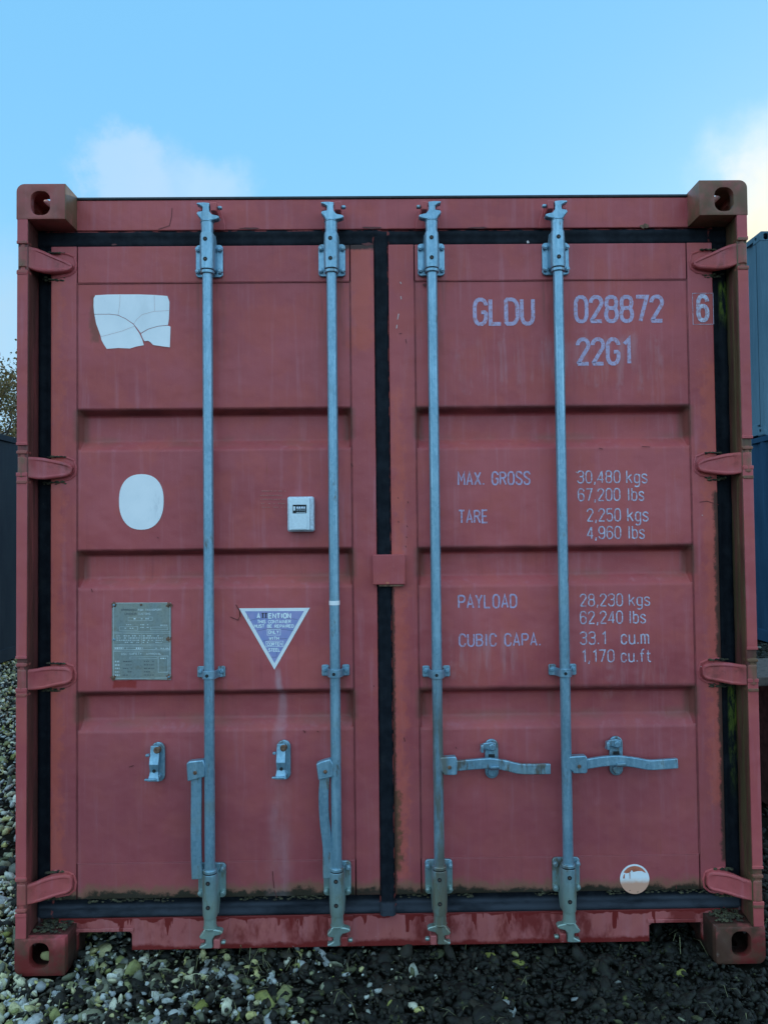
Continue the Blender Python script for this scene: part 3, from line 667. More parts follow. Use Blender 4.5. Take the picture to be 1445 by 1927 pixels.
# handle retainers
def retainer(cx, cz, closed, s=1):
    p = MB(); p.prism(rrect(cx-.0225, cx+.0225, cz-.066, cz+.066, .0222, 8), .072, YD-.0005); r = p.build('handle_retainer', M['galv_old'], box_red, .003, 3)
    bz = cz+.043
    b = MB(); b.tube((cx, .0722, bz), (cx, .054, bz), .0125, .0105, n=20); b.build('rivet', M['rust' if closed else 'galv_old'], r, .002)
    if closed:                                   # swivel catch hangs down over a stub
        c = MB(); rings = []
        for z, y, w in ((bz+.014, .060, .013), (bz-.018, .058, .0155), (bz-.045, .047, .0155), (bz-.070, .052, .014), (bz-.088, .046, .017), (bz-.098, .040, .019)):
            rings.append([(cx-.008-w, y, z), (cx-.008+w, y, z), (cx-.008+w, y+.006, z), (cx-.008-w, y+.006, z)])
        c.loft(rings); c.build('catch', M['galv'], r, .002, 3)
        c = MB(); c.box(cx-.034, cx-.024, .044, .06, bz-.018, bz-.010); c.box(cx-.036, cx+.006, .036, .05, cz-.052, cz-.046); build_split(c, 'catch_lip', M['galv'], r, .002)
        MB().tube((cx-.006, .0465, cz-.022), (cx-.006, .0455, cz-.022), .006, n=12).build('catch_hole', M['hole'], r)
        c = MB(); c.tube((cx, .0722, cz-.047), (cx, .060, cz-.047), .014, .010, n=16); c.build('stub', M['galv_old'], r, .002)
    else:                                        # catch turned aside, handle rests in the slot
        c = MB(); pts = [(12, 14), (-4, 17), (-22, 15), (-32, 12), (-38, 0), (-42, -14), (-35, -18), (-30, -8), (-18, -6), (-14, -10), (0, -13), (11, -8)]
        c.prism([(cx+x*.001, bz+z*.001) for x, z in pts], .056, .066); c.build('catch', M['galv_old'], r, .003, 2)
        c = MB(); c.box(cx-.040, cx-.030, .040, .064, bz-.014, bz+.012); c.build('catch_lip', M['galv_old'], r, .003)
        MB().box(cx-.011, cx+.010, .0708, .0722, cz+.004, cz+.016).build('slot', M['hole'], r)
        c = MB(); c.tube((cx, .0722, cz-.044), (cx, .062, cz-.044), .017, .014, n=20); c.build('stub', M['galv_old'], r, .002)
        c = MB(); rings = []
        for z, y in ((cz-.030, .064), (cz-.026, .030), (cz-.018, .022), (cz-.012, .022)):
            rings.append([(cx-.012, y, z), (cx+.016, y, z+.002), (cx+.016, y+.007, z+.003), (cx-.012, y+.007, z+.001)])
        c.loft(rings); c.build('hook', M['galv_old'], r, .002)
for (px, py), cl in (((298, 1434), 1), ((534.5, 1430), 1), ((925, 1428), 0), ((1159, 1422.5), 0)):
    retainer(*P(px, py, .076), cl)

# ------------------------------------------------------------------ lettering (stroke font built for this job)
def _o(w=5, h=10, y=0): return [(0, y+2), (0, y+h-2), (1.2, y+h), (w-1.2, y+h), (w, y+h-2), (w, y+2), (w-1.2, y), (1.2, y), 'c']
G = {'0': [_o()], 'O': [_o()], 'D': [[(0, 0), (0, 10), (3.4, 10), (5, 8), (5, 2), (3.4, 0), 'c']], 'U': [[(0, 10), (0, 2), (1.2, 0), (3.8, 0), (5, 2), (5, 10)]],
 'L': [[(0, 10), (0, 0), (4.6, 0)]], 'G': [[(5, 7.6), (5, 8.2), (3.8, 10), (1.2, 10), (0, 8), (0, 2), (1.2, 0), (3.8, 0), (5, 2), (5, 4.8), (2.9, 4.8)]],
 'C': [[(5, 7.4), (5, 8.2), (3.8, 10), (1.2, 10), (0, 8), (0, 2), (1.2, 0), (3.8, 0), (5, 1.8), (5, 2.6)]],
 '2': [[(0, 7.6), (0, 8.4), (1.2, 10), (3.8, 10), (5, 8.4), (5, 7), (0, 0), (5, 0)]], '8': [[(0.2, 7), (0.2, 8.6), (1.2, 10), (3.8, 10), (4.8, 8.6), (4.8, 6.6), (4, 5.4), (5, 4), (5, 1.6), (3.8, 0), (1.2, 0), (0, 1.6), (0, 4), (1, 5.4), (0.2, 6.6), 'c'], [(1, 5.4), (4, 5.4)]],
 '7': [[(0, 10), (5, 10), (1.8, 0)]], '1': [[(.9, 8), (3, 10), (3, 0)]], '6': [[(5, 7.8), (4.8, 8.8), (3.8, 10), (1.2, 10), (0, 8), (0, 3.6)], [(0, 2), (0, 4.2), (1.2, 5.9), (3.8, 5.9), (5, 4.2), (5, 1.8), (3.8, 0), (1.2, 0), 'c']],
 '9': [[(0, 2.2), (0.2, 1.2), (1.2, 0), (3.8, 0), (5, 2), (5, 6.4)], [(5, 8), (5, 5.8), (3.8, 4.1), (1.2, 4.1), (0, 5.8), (0, 8.2), (1.2, 10), (3.8, 10), 'c']],
 '3': [[(0, 8.2), (0, 8.8), (1.2, 10), (3.8, 10), (5, 8.6), (5, 6.6), (4, 5.3), (5, 4), (5, 1.6), (3.8, 0), (1.2, 0), (0, 1.4), (0, 2)], [(4, 5.3), (1.8, 5.3)]],
 '4': [[(3.8, 0), (3.8, 10)], [(3.5, 9.6), (0, 2.6), (5, 2.6)]], '5': [[(4.8, 10), (.3, 10), (.2, 5.4), (1.4, 6.2), (3.8, 6.2), (5, 4.6), (5, 1.8), (3.8, 0), (1.2, 0), (0, 1.6)]],
 'M': [[(0, 0), (0, 10), (2.7, 3.6), (5.4, 10), (5.4, 0)]], 'A': [[(0, 0), (2.5, 10), (5, 0)], [(.9, 3), (4.1, 3)]], 'X': [[(0, 0), (5, 10)], [(0, 10), (5, 0)]],
 'R': [[(0, 0), (0, 10)], [(.2, 9.7), (3.6, 9.7), (4.8, 8.6), (4.8, 6.4), (3.6, 5.2), (.2, 5.2)], [(2.6, 5.0), (5, 0)]], 'S': [[(5, 7.9), (4.8, 8.8), (3.8, 10), (1.2, 10), (0, 8.6), (0, 6.8), (5, 3.4), (5, 1.5), (3.8, 0), (1.2, 0), (.1, 1.2), (0, 2.2)]],
 'T': [[(0, 10), (5, 10)], [(2.5, 10), (2.5, 0)]], 'E': [[(4.6, 10), (0, 10), (0, 0), (4.6, 0)], [(0, 5.2), (4, 5.2)]], 'P': [[(0, 0), (0, 10)], [(.2, 9.7), (3.7, 9.7), (5, 8.4), (5, 6), (3.7, 4.6), (.2, 4.6)]],
 'Y': [[(0, 10), (2.5, 5), (5, 10)], [(2.5, 5), (2.5, 0)]], 'B': [[(0, 0), (0, 10)], [(.2, 9.7), (3.6, 9.7), (4.7, 8.6), (4.7, 6.6), (3.6, 5.3), (.2, 5.3)], [(3.4, 5.1), (5, 4), (5, 1.6), (3.8, .3), (.2, .3)]],
 'I': [[(1, 0), (1, 10)]], 'N': [[(0, 0), (0, 10), (5, 0), (5, 10)]], 'H': [[(0, 0), (0, 10)], [(5, 0), (5, 10)], [(0, 5), (5, 5)]], 'W': [[(0, 10), (1.5, 0), (3, 8), (4.5, 0), (6, 10)]], 'F': [[(0, 0), (0, 10), (4.6, 10)], [(0, 5.2), (4, 5.2)]], 'V': [[(0, 10), (2.5, 0), (5, 10)]],
 '.': [[(.5, 0), (.5, 1.1)]], ',': [[(.8, 1), (.2, -1.6)]], 'k': [[(0, 0), (0, 10)], [(4.2, 7), (.2, 3.4)], [(1.5, 4.6), (4.4, 0)]],
 'g': [[(4.2, 7), (4.2, -1.4), (3.2, -3), (1, -3), (.2, -2.2)], [(4.2, 5.8), (3.2, 7), (1.1, 7), (0, 5.6), (0, 1.6), (1.1, .2), (3.2, .2), (4.2, 1.2)]],
 's': [[(4.2, 5.5), (3.4, 7), (.9, 7), (.1, 5.9), (.1, 4.8), (4.2, 2.5), (4.2, 1.2), (3.3, 0), (.8, 0), (0, 1.3)]], 'l': [[(.8, 0), (.8, 10)]],
 'b': [[(0, 10), (0, 0)], [(0, 5.8), (1, 7), (3.1, 7), (4.2, 5.6), (4.2, 1.4), (3.1, 0), (1, 0), (0, 1.2)]], 'c': [[(4.2, 5.2), (3.2, 7), (1.1, 7), (0, 5.6), (0, 1.4), (1.1, 0), (3.2, 0), (4.2, 1.8)]],
 'u': [[(0, 7), (0, 1.4), (1, 0), (3.2, 0), (4.2, 1.4)], [(4.2, 7), (4.2, 0)]], 'm': [[(0, 0), (0, 7)], [(0, 5.8), (.9, 7), (2.1, 7), (2.9, 5.8), (2.9, 0)], [(2.9, 5.8), (3.8, 7), (5, 7), (5.8, 5.8), (5.8, 0)]],
 'f': [[(3.4, 10), (2.2, 10), (1.3, 8.8), (1.3, 0)], [(0, 6.6), (3, 6.6)]], 't': [[(1.3, 9.4), (1.3, 1.4), (2.2, 0), (3.6, 0)], [(0, 6.6), (3.2, 6.6)]]}
ADV = {'M': 5.4, 'W': 6, 'I': 2, '.': 1.0, ',': 1.0, ' ': 3.2, 'k': 4.4, 'g': 4.2, 's': 4.2, 'l': 1.6, 'b': 4.2, 'c': 4.2, 'u': 4.2, 'm': 5.8, 'f': 3.2, 't': 3.4, '1': 3.6}
def rounded(pts, closed):
    out = []; n = len(pts)
    for i, p in enumerate(pts):
        if not closed and i in (0, n-1): out.append(p); continue
        a = pts[i-1]; b = pts[(i+1) % n]; va = (a[0]-p[0], a[1]-p[1]); vb = (b[0]-p[0], b[1]-p[1]); la, lb = math.hypot(*va), math.hypot(*vb)
        k = min(.6, la*.4, lb*.4); out.append((p[0]+va[0]/la*k, p[1]+va[1]/la*k)); out.append((p[0]+vb[0]/lb*k, p[1]+vb[1]/lb*k))
    return out
def ribbon(mb, pts, closed, w, fx, fy, y):
    pts = [(fx(p[0]), fy(p[1])) for p in pts]; n = len(pts); L = []; Rr = []
    for i, p in enumerate(pts):
        a = pts[i-1] if (i > 0 or closed) else None; b = pts[(i+1) % n] if (i < n-1 or closed) else None
        ds = []
        if a: l = math.hypot(p[0]-a[0], p[1]-a[1]) or 1; ds.append(((p[0]-a[0])/l, (p[1]-a[1])/l))
        if b: l = math.hypot(b[0]-p[0], b[1]-p[1]) or 1; ds.append(((b[0]-p[0])/l, (b[1]-p[1])/l))
        dx, dz = sum(d[0] for d in ds), sum(d[1] for d in ds); l = math.hypot(dx, dz) or 1; nx, nz = -dz/l, dx/l
        k = w/2/max(.45, nx*-ds[0][1]+nz*ds[0][0])
        L.append((p[0]+nx*k, y, p[1]+nz*k)); Rr.append((p[0]-nx*k, y, p[1]-nz*k))
    m = n if closed else n-1
    mb.add(L+Rr, [(i, n+i, n+(i+1) % n, (i+1) % n) for i in range(m)])
def text(s, px0, px1, pyt, pyb, name, mat, parent, Y=YD+.0025, stroke=.14, gap=1.7, jit=0.):
    x0, zb = P(px0, pyb, Y); x1, zt = P(px1, pyt, Y); H = zt-zb; w = H*stroke; H -= w; zb += w/2; x0 += w/2; x1 -= w/2
    tot = sum(ADV.get(c, 5) for c in s)+gap*(len(s)-1); k = (x1-x0)/tot; x = x0; mb = MB(); c_i = 0
    for ch in s:
        for si, stk in enumerate(G.get(ch, [])):
            closed = stk[-1] == 'c'; pts = stk[:-1] if closed else stk
            if ch not in 'LAXMTEYNHWFV7I1.,4lk': pts = rounded(pts, closed)
            ribbon(mb, pts, closed, w, lambda u, xx=x: xx+u*k, lambda v: zb+v*H/10, Y-.00012*si)
        x += (ADV.get(ch, 5)+gap)*k
    return mb.build(name, mat, parent, smooth=0, recalc=False)
YT = YD+.0020
LT = [('GLDU', 890, 1006, 559, 613, .15, 1), ('028872', 1080, 1249, 554, 608, .15, 1), ('22G1', 1084, 1189, 634, 688, .15, 1), ('MAX. GROSS', 861, 998, 886, 914, .14, 0), ('TARE', 862, 919, 958.5, 985.5, .14, 0),
      ('PAYLOAD', 861.5, 973, 1117.5, 1146, .14, 0), ('CUBIC CAPA.', 863, 1018, 1190.5, 1218, .14, 0),
      ('30,480', 1086, 1167, 884.5, 910, .12, 0), ('kgs', 1178, 1218, 884, 910, .12, 0), ('67,200', 1087, 1167, 918, 943.5, .12, 0), ('lbs', 1180, 1212, 917, 943, .12, 0),
      ('2,250', 1104, 1168, 956, 982, .12, 0), ('kgs', 1180, 1220, 955, 982, .12, 0), ('4,960', 1104, 1168.5, 989.5, 1015, .12, 0), ('lbs', 1181, 1213, 988.5, 1014.5, .12, 0),
      ('28,230', 1091, 1172, 1116.5, 1142, .12, 0), ('kgs', 1183, 1223, 1116, 1141, .12, 0), ('62,240', 1091, 1172, 1149, 1175, .12, 0), ('lbs', 1183, 1215, 1148.5, 1174, .12, 0),
      ('33.1', 1091, 1141, 1188, 1214, .12, 0), ('cu.m', 1168, 1221, 1185, 1213.5, .12, 0), ('1,170', 1093, 1156, 1222, 1247.5, .12, 0), ('cu.ft', 1168, 1225, 1221, 1247, .12, 0)]
for s, a, b, c, d, st, big in LT:
    text(s, a, b, c, d, 'lettering', M['letter' if (big or st == .14) else 'letter_pale'], doorR, YT+.0006, {.15: .135, .14: .12, .12: .098}[st], 2.0 if big else 2.2)
text('6', 1310.5, 1334, 553, 606, 'lettering', M['letter_pale'], doorR, YD-.0015, .145)
mb = MB(); (ax, az), (bx_, bz_) = P(1303.5, 610.5, YD), P(1341.5, 551, YD); t = .0013
mb.box(ax, bx_, YD-.0014, YD-.0006, az, az+t); mb.box(ax, bx_, YD-.0014, YD-.0006, bz_-t, bz_); mb.box(ax, ax+t, YD-.0014, YD-.0006, az+t, bz_-t); mb.box(bx_-t, bx_, YD-.0014, YD-.0006, az+t, bz_-t)
mb.build('check_digit_box', M['letter_pale'], doorR, smooth=0)

# ------------------------------------------------------------------ stickers and plates
def poly(px, Y): return [P(x, y, Y) for x, y in px]
def inset(pts, k):
    cx = sum(p[0] for p in pts)/len(pts); cz = sum(p[1] for p in pts)/len(pts)
    return [(cx+(x-cx)*(1-k/max(.005, math.hypot(x-cx, z-cz))), cz+(z-cz)*(1-k/max(.005, math.hypot(x-cx, z-cz)))) for x, z in pts]
zc = lambda x, y: (x/3.01, y/3.01+320)
sq = MB(); YS = YD+.0022
pieces = [
 [(540, 708), (610, 704), (680, 703), (780, 703), (872, 706), (948, 712), (960, 745), (959, 793), (957, 840), (952, 876), (895, 882), (840, 898), (797, 922), (775, 892), (757, 870), (713, 840), (668, 819), (620, 814), (534, 814), (530, 770), (531, 725)],
 [(535, 817), (620, 817), (666, 822), (712, 843), (756, 874), (790, 925), (806, 960), (815, 991), (775, 998), (735, 1010), (670, 1007), (605, 1012), (590, 990), (575, 962), (570, 938), (545, 870)],
 [(799, 926), (842, 901), (896, 885), (950, 880), (966, 886), (962, 1003), (915, 997), (868, 990), (850, 972), (838, 966), (818, 968), (808, 950)]]
hc = MB(); 
sqo = None
for i, pc in enumerate(pieces):
    YS = YD+(.0022, .0026, .0016)[i]
    pts = poly([zc(*p) for p in pc], YS); o = MB().prism(pts, YS-.0004, YS+.0006).build('vinyl_square', M['vinyl'], doorL if sqo is None else doorL, smooth=0)
    if sqo is None: sqo = o
YS = YD+.0022; zc = lambda x, y: (x/3.01, y/3.01+320)
for ln_ in ([(681, 706), (679, 760), (670, 818)], [(874, 708), (876, 798)], [(759, 868), (775, 845), (805, 818), (870, 800), (958, 795)], [(572, 943), (640, 925), (700, 908), (764, 882)]):
    ribbon(hc, poly([zc(*p) for p in ln_], YS), False, .0007, lambda v: v, lambda v: v, YS-.0009)
hc.build('hairline_crack', M['ghost'], doorL, smooth=0, recalc=False)
cx, cz = P(266, 944.5, YS); rx = .0755; rz = .0945; ov = []
for i in range(48):
    a = 2*math.pi*i/48; c, s_ = math.cos(a), math.sin(a); e = .86; k = 1+(.03 if s_ > 0 else -.03)*abs(s_)
    ov.append((cx+rx*k*math.copysign(abs(c)**e, c), cz+rz*math.copysign(abs(s_)**e, s_)))
MB().prism(ov, YS-.0004, YS+.0006).build('oval_sticker', M['vinyl'], doorL, smooth=0)
# round sticker on the bottom rail
cx, cz = P(1194, 1655, YD); yr = YD-.0002
MB().prism(circ(cx, cz, .0495, 48), yr-.0006, yr+.0005).build('round_sticker', M['round'], doorR, smooth=0)
arc = [(cx+.044*math.cos(R(a)), cz+.044*math.sin(R(a))) for a in range(28, 152, 8)]+[(cx-.028, cz+.020), (cx-.016, cz+.022), (cx-.010, cz+.031), (cx-.004, cz+.024), (cx+.010, cz+.027), (cx+.024, cz+.027), (cx+.033, cz+.022)]
mb = MB(); mb.sheet(arc, yr-.0011); mb.sheet([(cx-.040, cz+.003), (cx-.034, cz+.003), (cx-.033, cz+.019), (cx-.037, cz+.015)], yr-.0011); mb.sheet([(cx-.017, cz+.002), (cx-.0155, cz+.002), (cx-.015, cz+.021), (cx-.018, cz+.021)], yr-.0011); mb.build('sticker_print', M['orange'], doorR, smooth=0)
# triangle sticker
MB().prism(poly([(450, 1145), (583, 1144), (516.4, 1260.5)], YS), YS-.0004, YS+.0006).build('triangle_sticker', M['vinyl'], doorL, smooth=0)
MB().sheet(poly([(461, 1150.5), (572, 1150), (516.6, 1248)], YS-.0008), YS-.0008).build('sticker_field', M['vinyl_blue'], doorL, smooth=0)
cr = MB()
for a in ([(470, 1168), (490, 1163), (520, 1161), (560, 1166)], [(483, 1188), (500, 1184), (520, 1183), (552, 1187)], [(466, 1156), (467, 1165)], [(494, 1207), (512, 1203), (540, 1202)], [(511, 1237), (520, 1237), (521, 1226)]):
    ribbon(cr, a, False, .0010, lambda v: v, lambda v: v, YS) if False else ribbon(cr, poly(a, YS-.001), False, .0009, lambda v: v, lambda v: v, YS-.0010)
cr.build('sticker_crack', M['ink'], doorL, smooth=0, recalc=False)
YX = YS-.0013
for s, a, b, c, d, st in (('A', 483, 490, 1153.4, 1164.6, .22), ('ENTION', 504.5, 548, 1153.4, 1164.6, .22), ('THIS', 484, 500, 1166.4, 1173.6, .2), ('CONTAINER', 504.5, 547.6, 1166.4, 1173.6, .2), ('MUST', 478, 498, 1175, 1182, .2),
   ('BE', 502.5, 512.5, 1175, 1182, .2), ('REPAIRED', 516.5, 553, 1175, 1182, .2), ('ONLY', 504.8, 525, 1186.2, 1193.4, .2), ('WITH', 506, 525.3, 1198, 1205, .2), ('CORTEN', 502.5, 531.4, 1208.8, 1216, .2), ('STEEL', 505, 527.7, 1219.8, 1227, .2)):
    text(s, a, b, c, d, 'sticker_lettering', M['vinyl_text'], doorL, YX, st, 2.0)
text('TT', 491.5, 503.5, 1153.4, 1164.6, 'sticker_lettering', M['ink'], doorL, YX, .2, 2)
def frame(mb, a, b, c, d, t, Y, th=.0004):
    x0, z0 = P(a, d, Y); x1, z1 = P(b, c, Y)
    mb.box(x0, x1, Y-th, Y, z0, z0+t); mb.box(x0, x1, Y-th, Y, z1-t, z1); mb.box(x0, x0+t, Y-th, Y, z0+t, z1-t); mb.box(x1-t, x1, Y-th, Y, z0+t, z1-t)
mb = MB(); frame(mb, 502.6, 528, 1183.8, 1196, .0016, YX); frame(mb, 500.3, 533.4, 1206.3, 1218, .0016, YX); mb.build('sticker_frame', M['vinyl_text'], doorL, smooth=0)
# data plate with rivets
q = lambda x, y: (x/10.704+200, y/10.704+1120); YP = YD+.0018
pl = MB().prism(poly([q(118, 152), q(1303, 150), q(1308, 900), q(1303, 1712), q(640, 1706), q(118, 1710), q(112, 900)], YP), YP-.0016, YP+.001).build('data_plate', M['plate'], doorL, .0008)
pl['label'] = 'dull metal data plate riveted to the left door'
for i, (x, y) in enumerate(((155, 200), (705, 195), (1265, 200), (160, 895), (1270, 890), (150, 1670), (1265, 1650))):
    rx_, rz_ = P(*q(x, y), YP); MB().tube((rx_, YP-.0014, rz_), (rx_, YP-.005, rz_), .0045, .003, n=12).build('plate_rivet', M['rust' if i % 3 else 'galv_old'], doorL, .0008)
    if i in (0, 2, 4, 5, 6): MB().prism([(rx_+(.0095+.004*math.sin(k*2.3+i))*math.cos(k*.7), rz_+(.0095+.003*math.cos(k*3.1+i))*math.sin(k*.7)) for k in range(9)], YP-.0021, YP-.0017).build('rust_spot', M['rust'], doorL, smooth=0)
YQ = YP-.0022; mb = MB()
for y in (752, 785, 1003, 1030, 1112, 1140): x0, z0 = P(*q(140, y), YQ); x1, _ = P(*q(1282, y), YQ); mb.box(x0, x1, YQ, YQ+.0004, z0, z0+.0008)
for y in (168, 1688): x0, z0 = P(*q(190, y), YQ); x1, _ = P(*q(1230, y), YQ); mb.box(x0, x1, YQ, YQ+.0004, z0, z0+.001)
for x in (142, 1284): x0, z0 = P(*q(x, 1640), YQ); _, z1 = P(*q(x, 230), YQ); mb.box(x0, x0+.0012, YQ, YQ+.0004, z0, z1)
def fq(a, b, c, d, t=.0007): (u, v), (w_, x_) = q(a, c), q(b, d); frame(mb, u, w_, v, x_, t, YQ+.0004)
fq(440, 930, 440, 520); fq(265, 635, 632, 715); fq(895, 1235, 640, 705); fq(145, 1282, 1040, 1104); fq(475, 1030, 1240, 1290); fq(1045, 1250, 1225, 1560, .0012)
x0, z0 = P(*q(705, 1000), YQ); _, z1 = P(*q(705, 790), YQ); mb.box(x0, x0+.0008, YQ, YQ+.0004, z0, z1)
mb.build('plate_lines', M['plate_line'], doorL, smooth=0)
def qt(s, a, b, c, d, m='plate_line', st=.16): (u, v), (w_, x_) = q(a, c), q(b, d); text(s, u, w_, v, x_, 'plate_lettering', M[m], doorL, YQ-.0002, st, 2.2)
qt('APPROVED', 292, 610, 275, 322, 'plate_dark'); qt('FOR TRANSPORT', 640, 1120, 275, 322); qt('UNDER', 365, 610, 355, 402, 'plate_dark'); qt('CUSTOMS', 640, 890, 355, 402)
qt('CSC SAFETY', 300, 715, 1160, 1210); qt('APPROVAL', 800, 1110, 1160, 1210)
# minute embossed lines of the plate, too small to read: short raised dashes
random.seed(3); ds = MB(); dk = MB()
def dashes(m_, a, b, y, h, dens=.75):
    x = a
    while x < b:
        w_ = random.uniform(14, 46)
        if random.random() < dens:
            x0, z0 = P(*q(x, y+h), YQ); x1, z1 = P(*q(min(b, x+w_), y), YQ); m_.box(x0, x1, YQ, YQ+.0004, z0, z1)
        x += w_+random.uniform(10, 20)
for y in (815, 858, 903, 945): dashes(ds, 205, 680, y, 16); dashes(ds, 735, 1140, y, 16)
dashes(ds, 170, 420, 1058, 28); dashes(ds, 600, 750, 1058, 28); dashes(ds, 880, 1250, 1062, 24); dashes(ds, 460, 590, 465, 26); dashes(ds, 700, 910, 465, 26)
dashes(ds, 400, 500, 590, 16); dashes(ds, 690, 860, 590, 16); dashes(ds, 690, 860, 645, 16); dashes(ds, 1090, 1230, 600, 16); dashes(ds, 370, 560, 660, 18); dashes(ds, 1090, 1200, 1265, 22)
for y in (1325, 1395, 1465, 1535, 1600): dashes(ds, 175, 270, y, 30, 1); dashes(dk, 340, 510, y+4, 18); dashes(dk, 760, 960, y+2, 20, .8)
tag(ds.build('plate_small_print', M['plate_line'], doorL, smooth=0), kind='stuff'); tag(dk.build('plate_small_print', M['plate_dark'], doorL, smooth=0), kind='stuff')
# painted-over print beside the key safe
gp = MB()
for y in (923, 931, 938.5, 946.5, 953.5):
    x = 489+random.uniform(0, 4)
    while x < 538:
        w_ = random.uniform(1, 3)
        if random.random() < .7: x0, z0 = P(x, y+1.7, YS); x1, z1 = P(x+w_, y+random.uniform(0, .6), YS); gp.box(x0, x1, YS, YS+.0012, z0, z1)
        x += w_+random.uniform(.6, 2)
tag(gp.build('painted_over_print', M['ghost'], doorL, smooth=0), kind='stuff')
# white tape on the second bar
MB().tube((BARX[1], .042, P(628, 1139, .03)[1]), (BARX[1], .042, P(628, 1131, .03)[1]), .0180, n=32).build('tape_band', M['vinyl'], box_red)

# scratches, cracks and chips where the photograph shows them
def mark(px, w, name, mat, par, Y=YD, px_w=True):
    r = MB(); ribbon(r, [P(x, y, Y) for x, y in px], False, w, lambda v: v, lambda v: v, Y-.0012); r.build(name, mat, par, smooth=0, recalc=False)
M['primer'] = simple('dark_primer', (.12, .02, .018), .6); M['bare'] = simple('pale_bare_scratch', (.62, .52, .50), .5)
mark([(324, 391), (323, 408), (319, 424), (308, 428), (298, 431)], .0022, 'paint_crack', M['primer'], box_red, YH)
mark([(444, 1138), (451, 1150), (452, 1160), (448, 1167), (433, 1161)], .0028, 'paint_crack', M['primer'], doorL)
mark([(451, 1151), (452, 1164)], .0030, 'paint_crack', M['orange'], doorL)
mark([(513, 1640), (514, 1655), (516, 1672)], .0026, 'paint_crack', M['primer'], doorL)
mark([(517, 1676), (521, 1690)], .0018, 'paint_crack', M['primer'], doorL)
for a in ([(753, 530), (755, 534)], [(754, 557), (755, 563)], [(750, 590), (748, 601)], [(747, 611), (746, 618)], [(1083, 888), (1085, 889)], [(1320, 969), (1322, 970)], [(1318, 1254), (1320, 1256)]): mark(a, .0026, 'scratch', M['bare'], doorR)
for a in ([(751, 628), (756, 627)], [(763, 638), (765, 646)], [(1207, 840), (1223, 841)], [(1127, 843), (1134, 845)], [(1316, 945), (1330, 943), (1352, 950)], [(748, 936), (750, 938)], [(767, 943), (768, 947)], [(749, 981), (751, 983)], [(765, 989), (767, 992)], [(764, 1010), (766, 1012)], [(763, 1027), (764, 1030)], [(857, 1406), (859, 1409)], [(1272, 1665), (1272, 1673)]): mark(a, .0024, 'paint_chip', M['primer'], doorR)
for a in ([(243, 1444), (252, 1441)], [(570, 1375), (574, 1377), (573, 1380)], [(597, 1376), (599, 1378)], [(172, 1108), (174, 1114)], [(296, 1011), (299, 1013)], [(660, 872), (664, 878)], [(703, 1290), (704, 1293)], [(760, 1388), (762, 1396)]): mark(a, .0026, 'paint_chip', M['primer'], doorL)
def blot(px, py, rx_, rz_, name, mat, par, Y, seed):
    x, z = P(px, py, Y); rd = random.Random(seed); MB().sheet([(x+rx_*rd.uniform(.55, 1.15)*math.cos(k*.5236), z+rz_*rd.uniform(.5, 1.15)*math.sin(k*.5236)) for k in range(12)], Y-.0011).build(name, mat, par, smooth=0)
blot(1213, 425, .018, .010, 'rust_spot', M['rust'], box_red, YH, 1); blot(215, 460, .010, .004, 'rust_spot', M['primer'], doorL, YD, 2); blot(693, 459, .022, .006, 'rust_spot', M['primer'], doorL, YD, 3)
blot(993, 455, .006, .006, 'bare_spot', M['bare'], doorR, YD, 4); blot(799, 536, .007, .007, 'rust_spot', M['primer'], doorR, YD, 5); blot(700, 428, .05, .005, 'rust_spot', M['primer'], box_red, YH, 8); blot(470, 429, .04, .004, 'rust_spot', M['primer'], box_red, YH, 9); blot(900, 428, .035, .004, 'rust_spot', M['primer'], box_red, YH, 10)

# key safe: a thing of its own, screwed to the left door
kx0, kz0 = P(541, 1001, .05); kx1, kz1 = P(591, 934, .05); kcx, kcz = (kx0+kx1)/2, (kz0+kz1)/2
ks = tag(empty('key_safe', (kcx, YD+.003, kz0)), 'small silver key safe with four number wheels, on the left door beside the second bar', 'key safe')
def kb(mb, name, mat, bev=0, **k):
    o = mb.build(name, mat, ks, bev, 3, **k); o.matrix_parent_inverse = Matrix.Translation((-kcx, -(YD+.003), -kz0)); return o
w, h = kx1-kx0, kz1-kz0
kb(MB().prism(rrect(kx0, kx1, kz0, kz1, .008), .046, YD+.0025), 'safe_body', M['safe_body'], .007)
kb(MB().prism(rrect(kx0+.006, kx1-.014, kz0+.005, kz1-.005, .003), .0375, .0465), 'safe_door', M['safe'], .002)
kb(MB().box(kx0+.015, kx1-.023, .0355, .0374, kz0+.008, kz0+h*.50), 'shutter', M['safe'], .001)
wx0, wz0 = P(551, 966, .0365); wx1, wz1 = P(576.5, 949.5, .0365)
kb(MB().box(wx0, wx1, .0362, .0374, wz0, wz1), 'dial_window', M['hole'])
for i in range(4):
    x = wx0+.013+i*.0078; kb(MB().tube((x, .038, (wz0+wz1)/2), (x+.0056, .038, (wz0+wz1)/2), .0085, n=18), 'number_wheel', M['safe_body'], .0008)
kb(MB().box(wx0+.002, wx0+.009, .0335, .0362, wz0+.009, wz1-.006), 'release_button', M['safe'], .001)
nb = MB()
for i in range(4): nb.box(wx0+.0142+i*.0078, wx0+.0172+i*.0078, .0292, .0296, wz0+.0035+.008, wz0+.0035+.012)
kb(nb, 'digits', M['ink'])
kb(MB().box(wx0+.012, wx1-.003, .0352, .0360, wz0+.0012, wz0+.0030), 'window_sill', M['safe'])

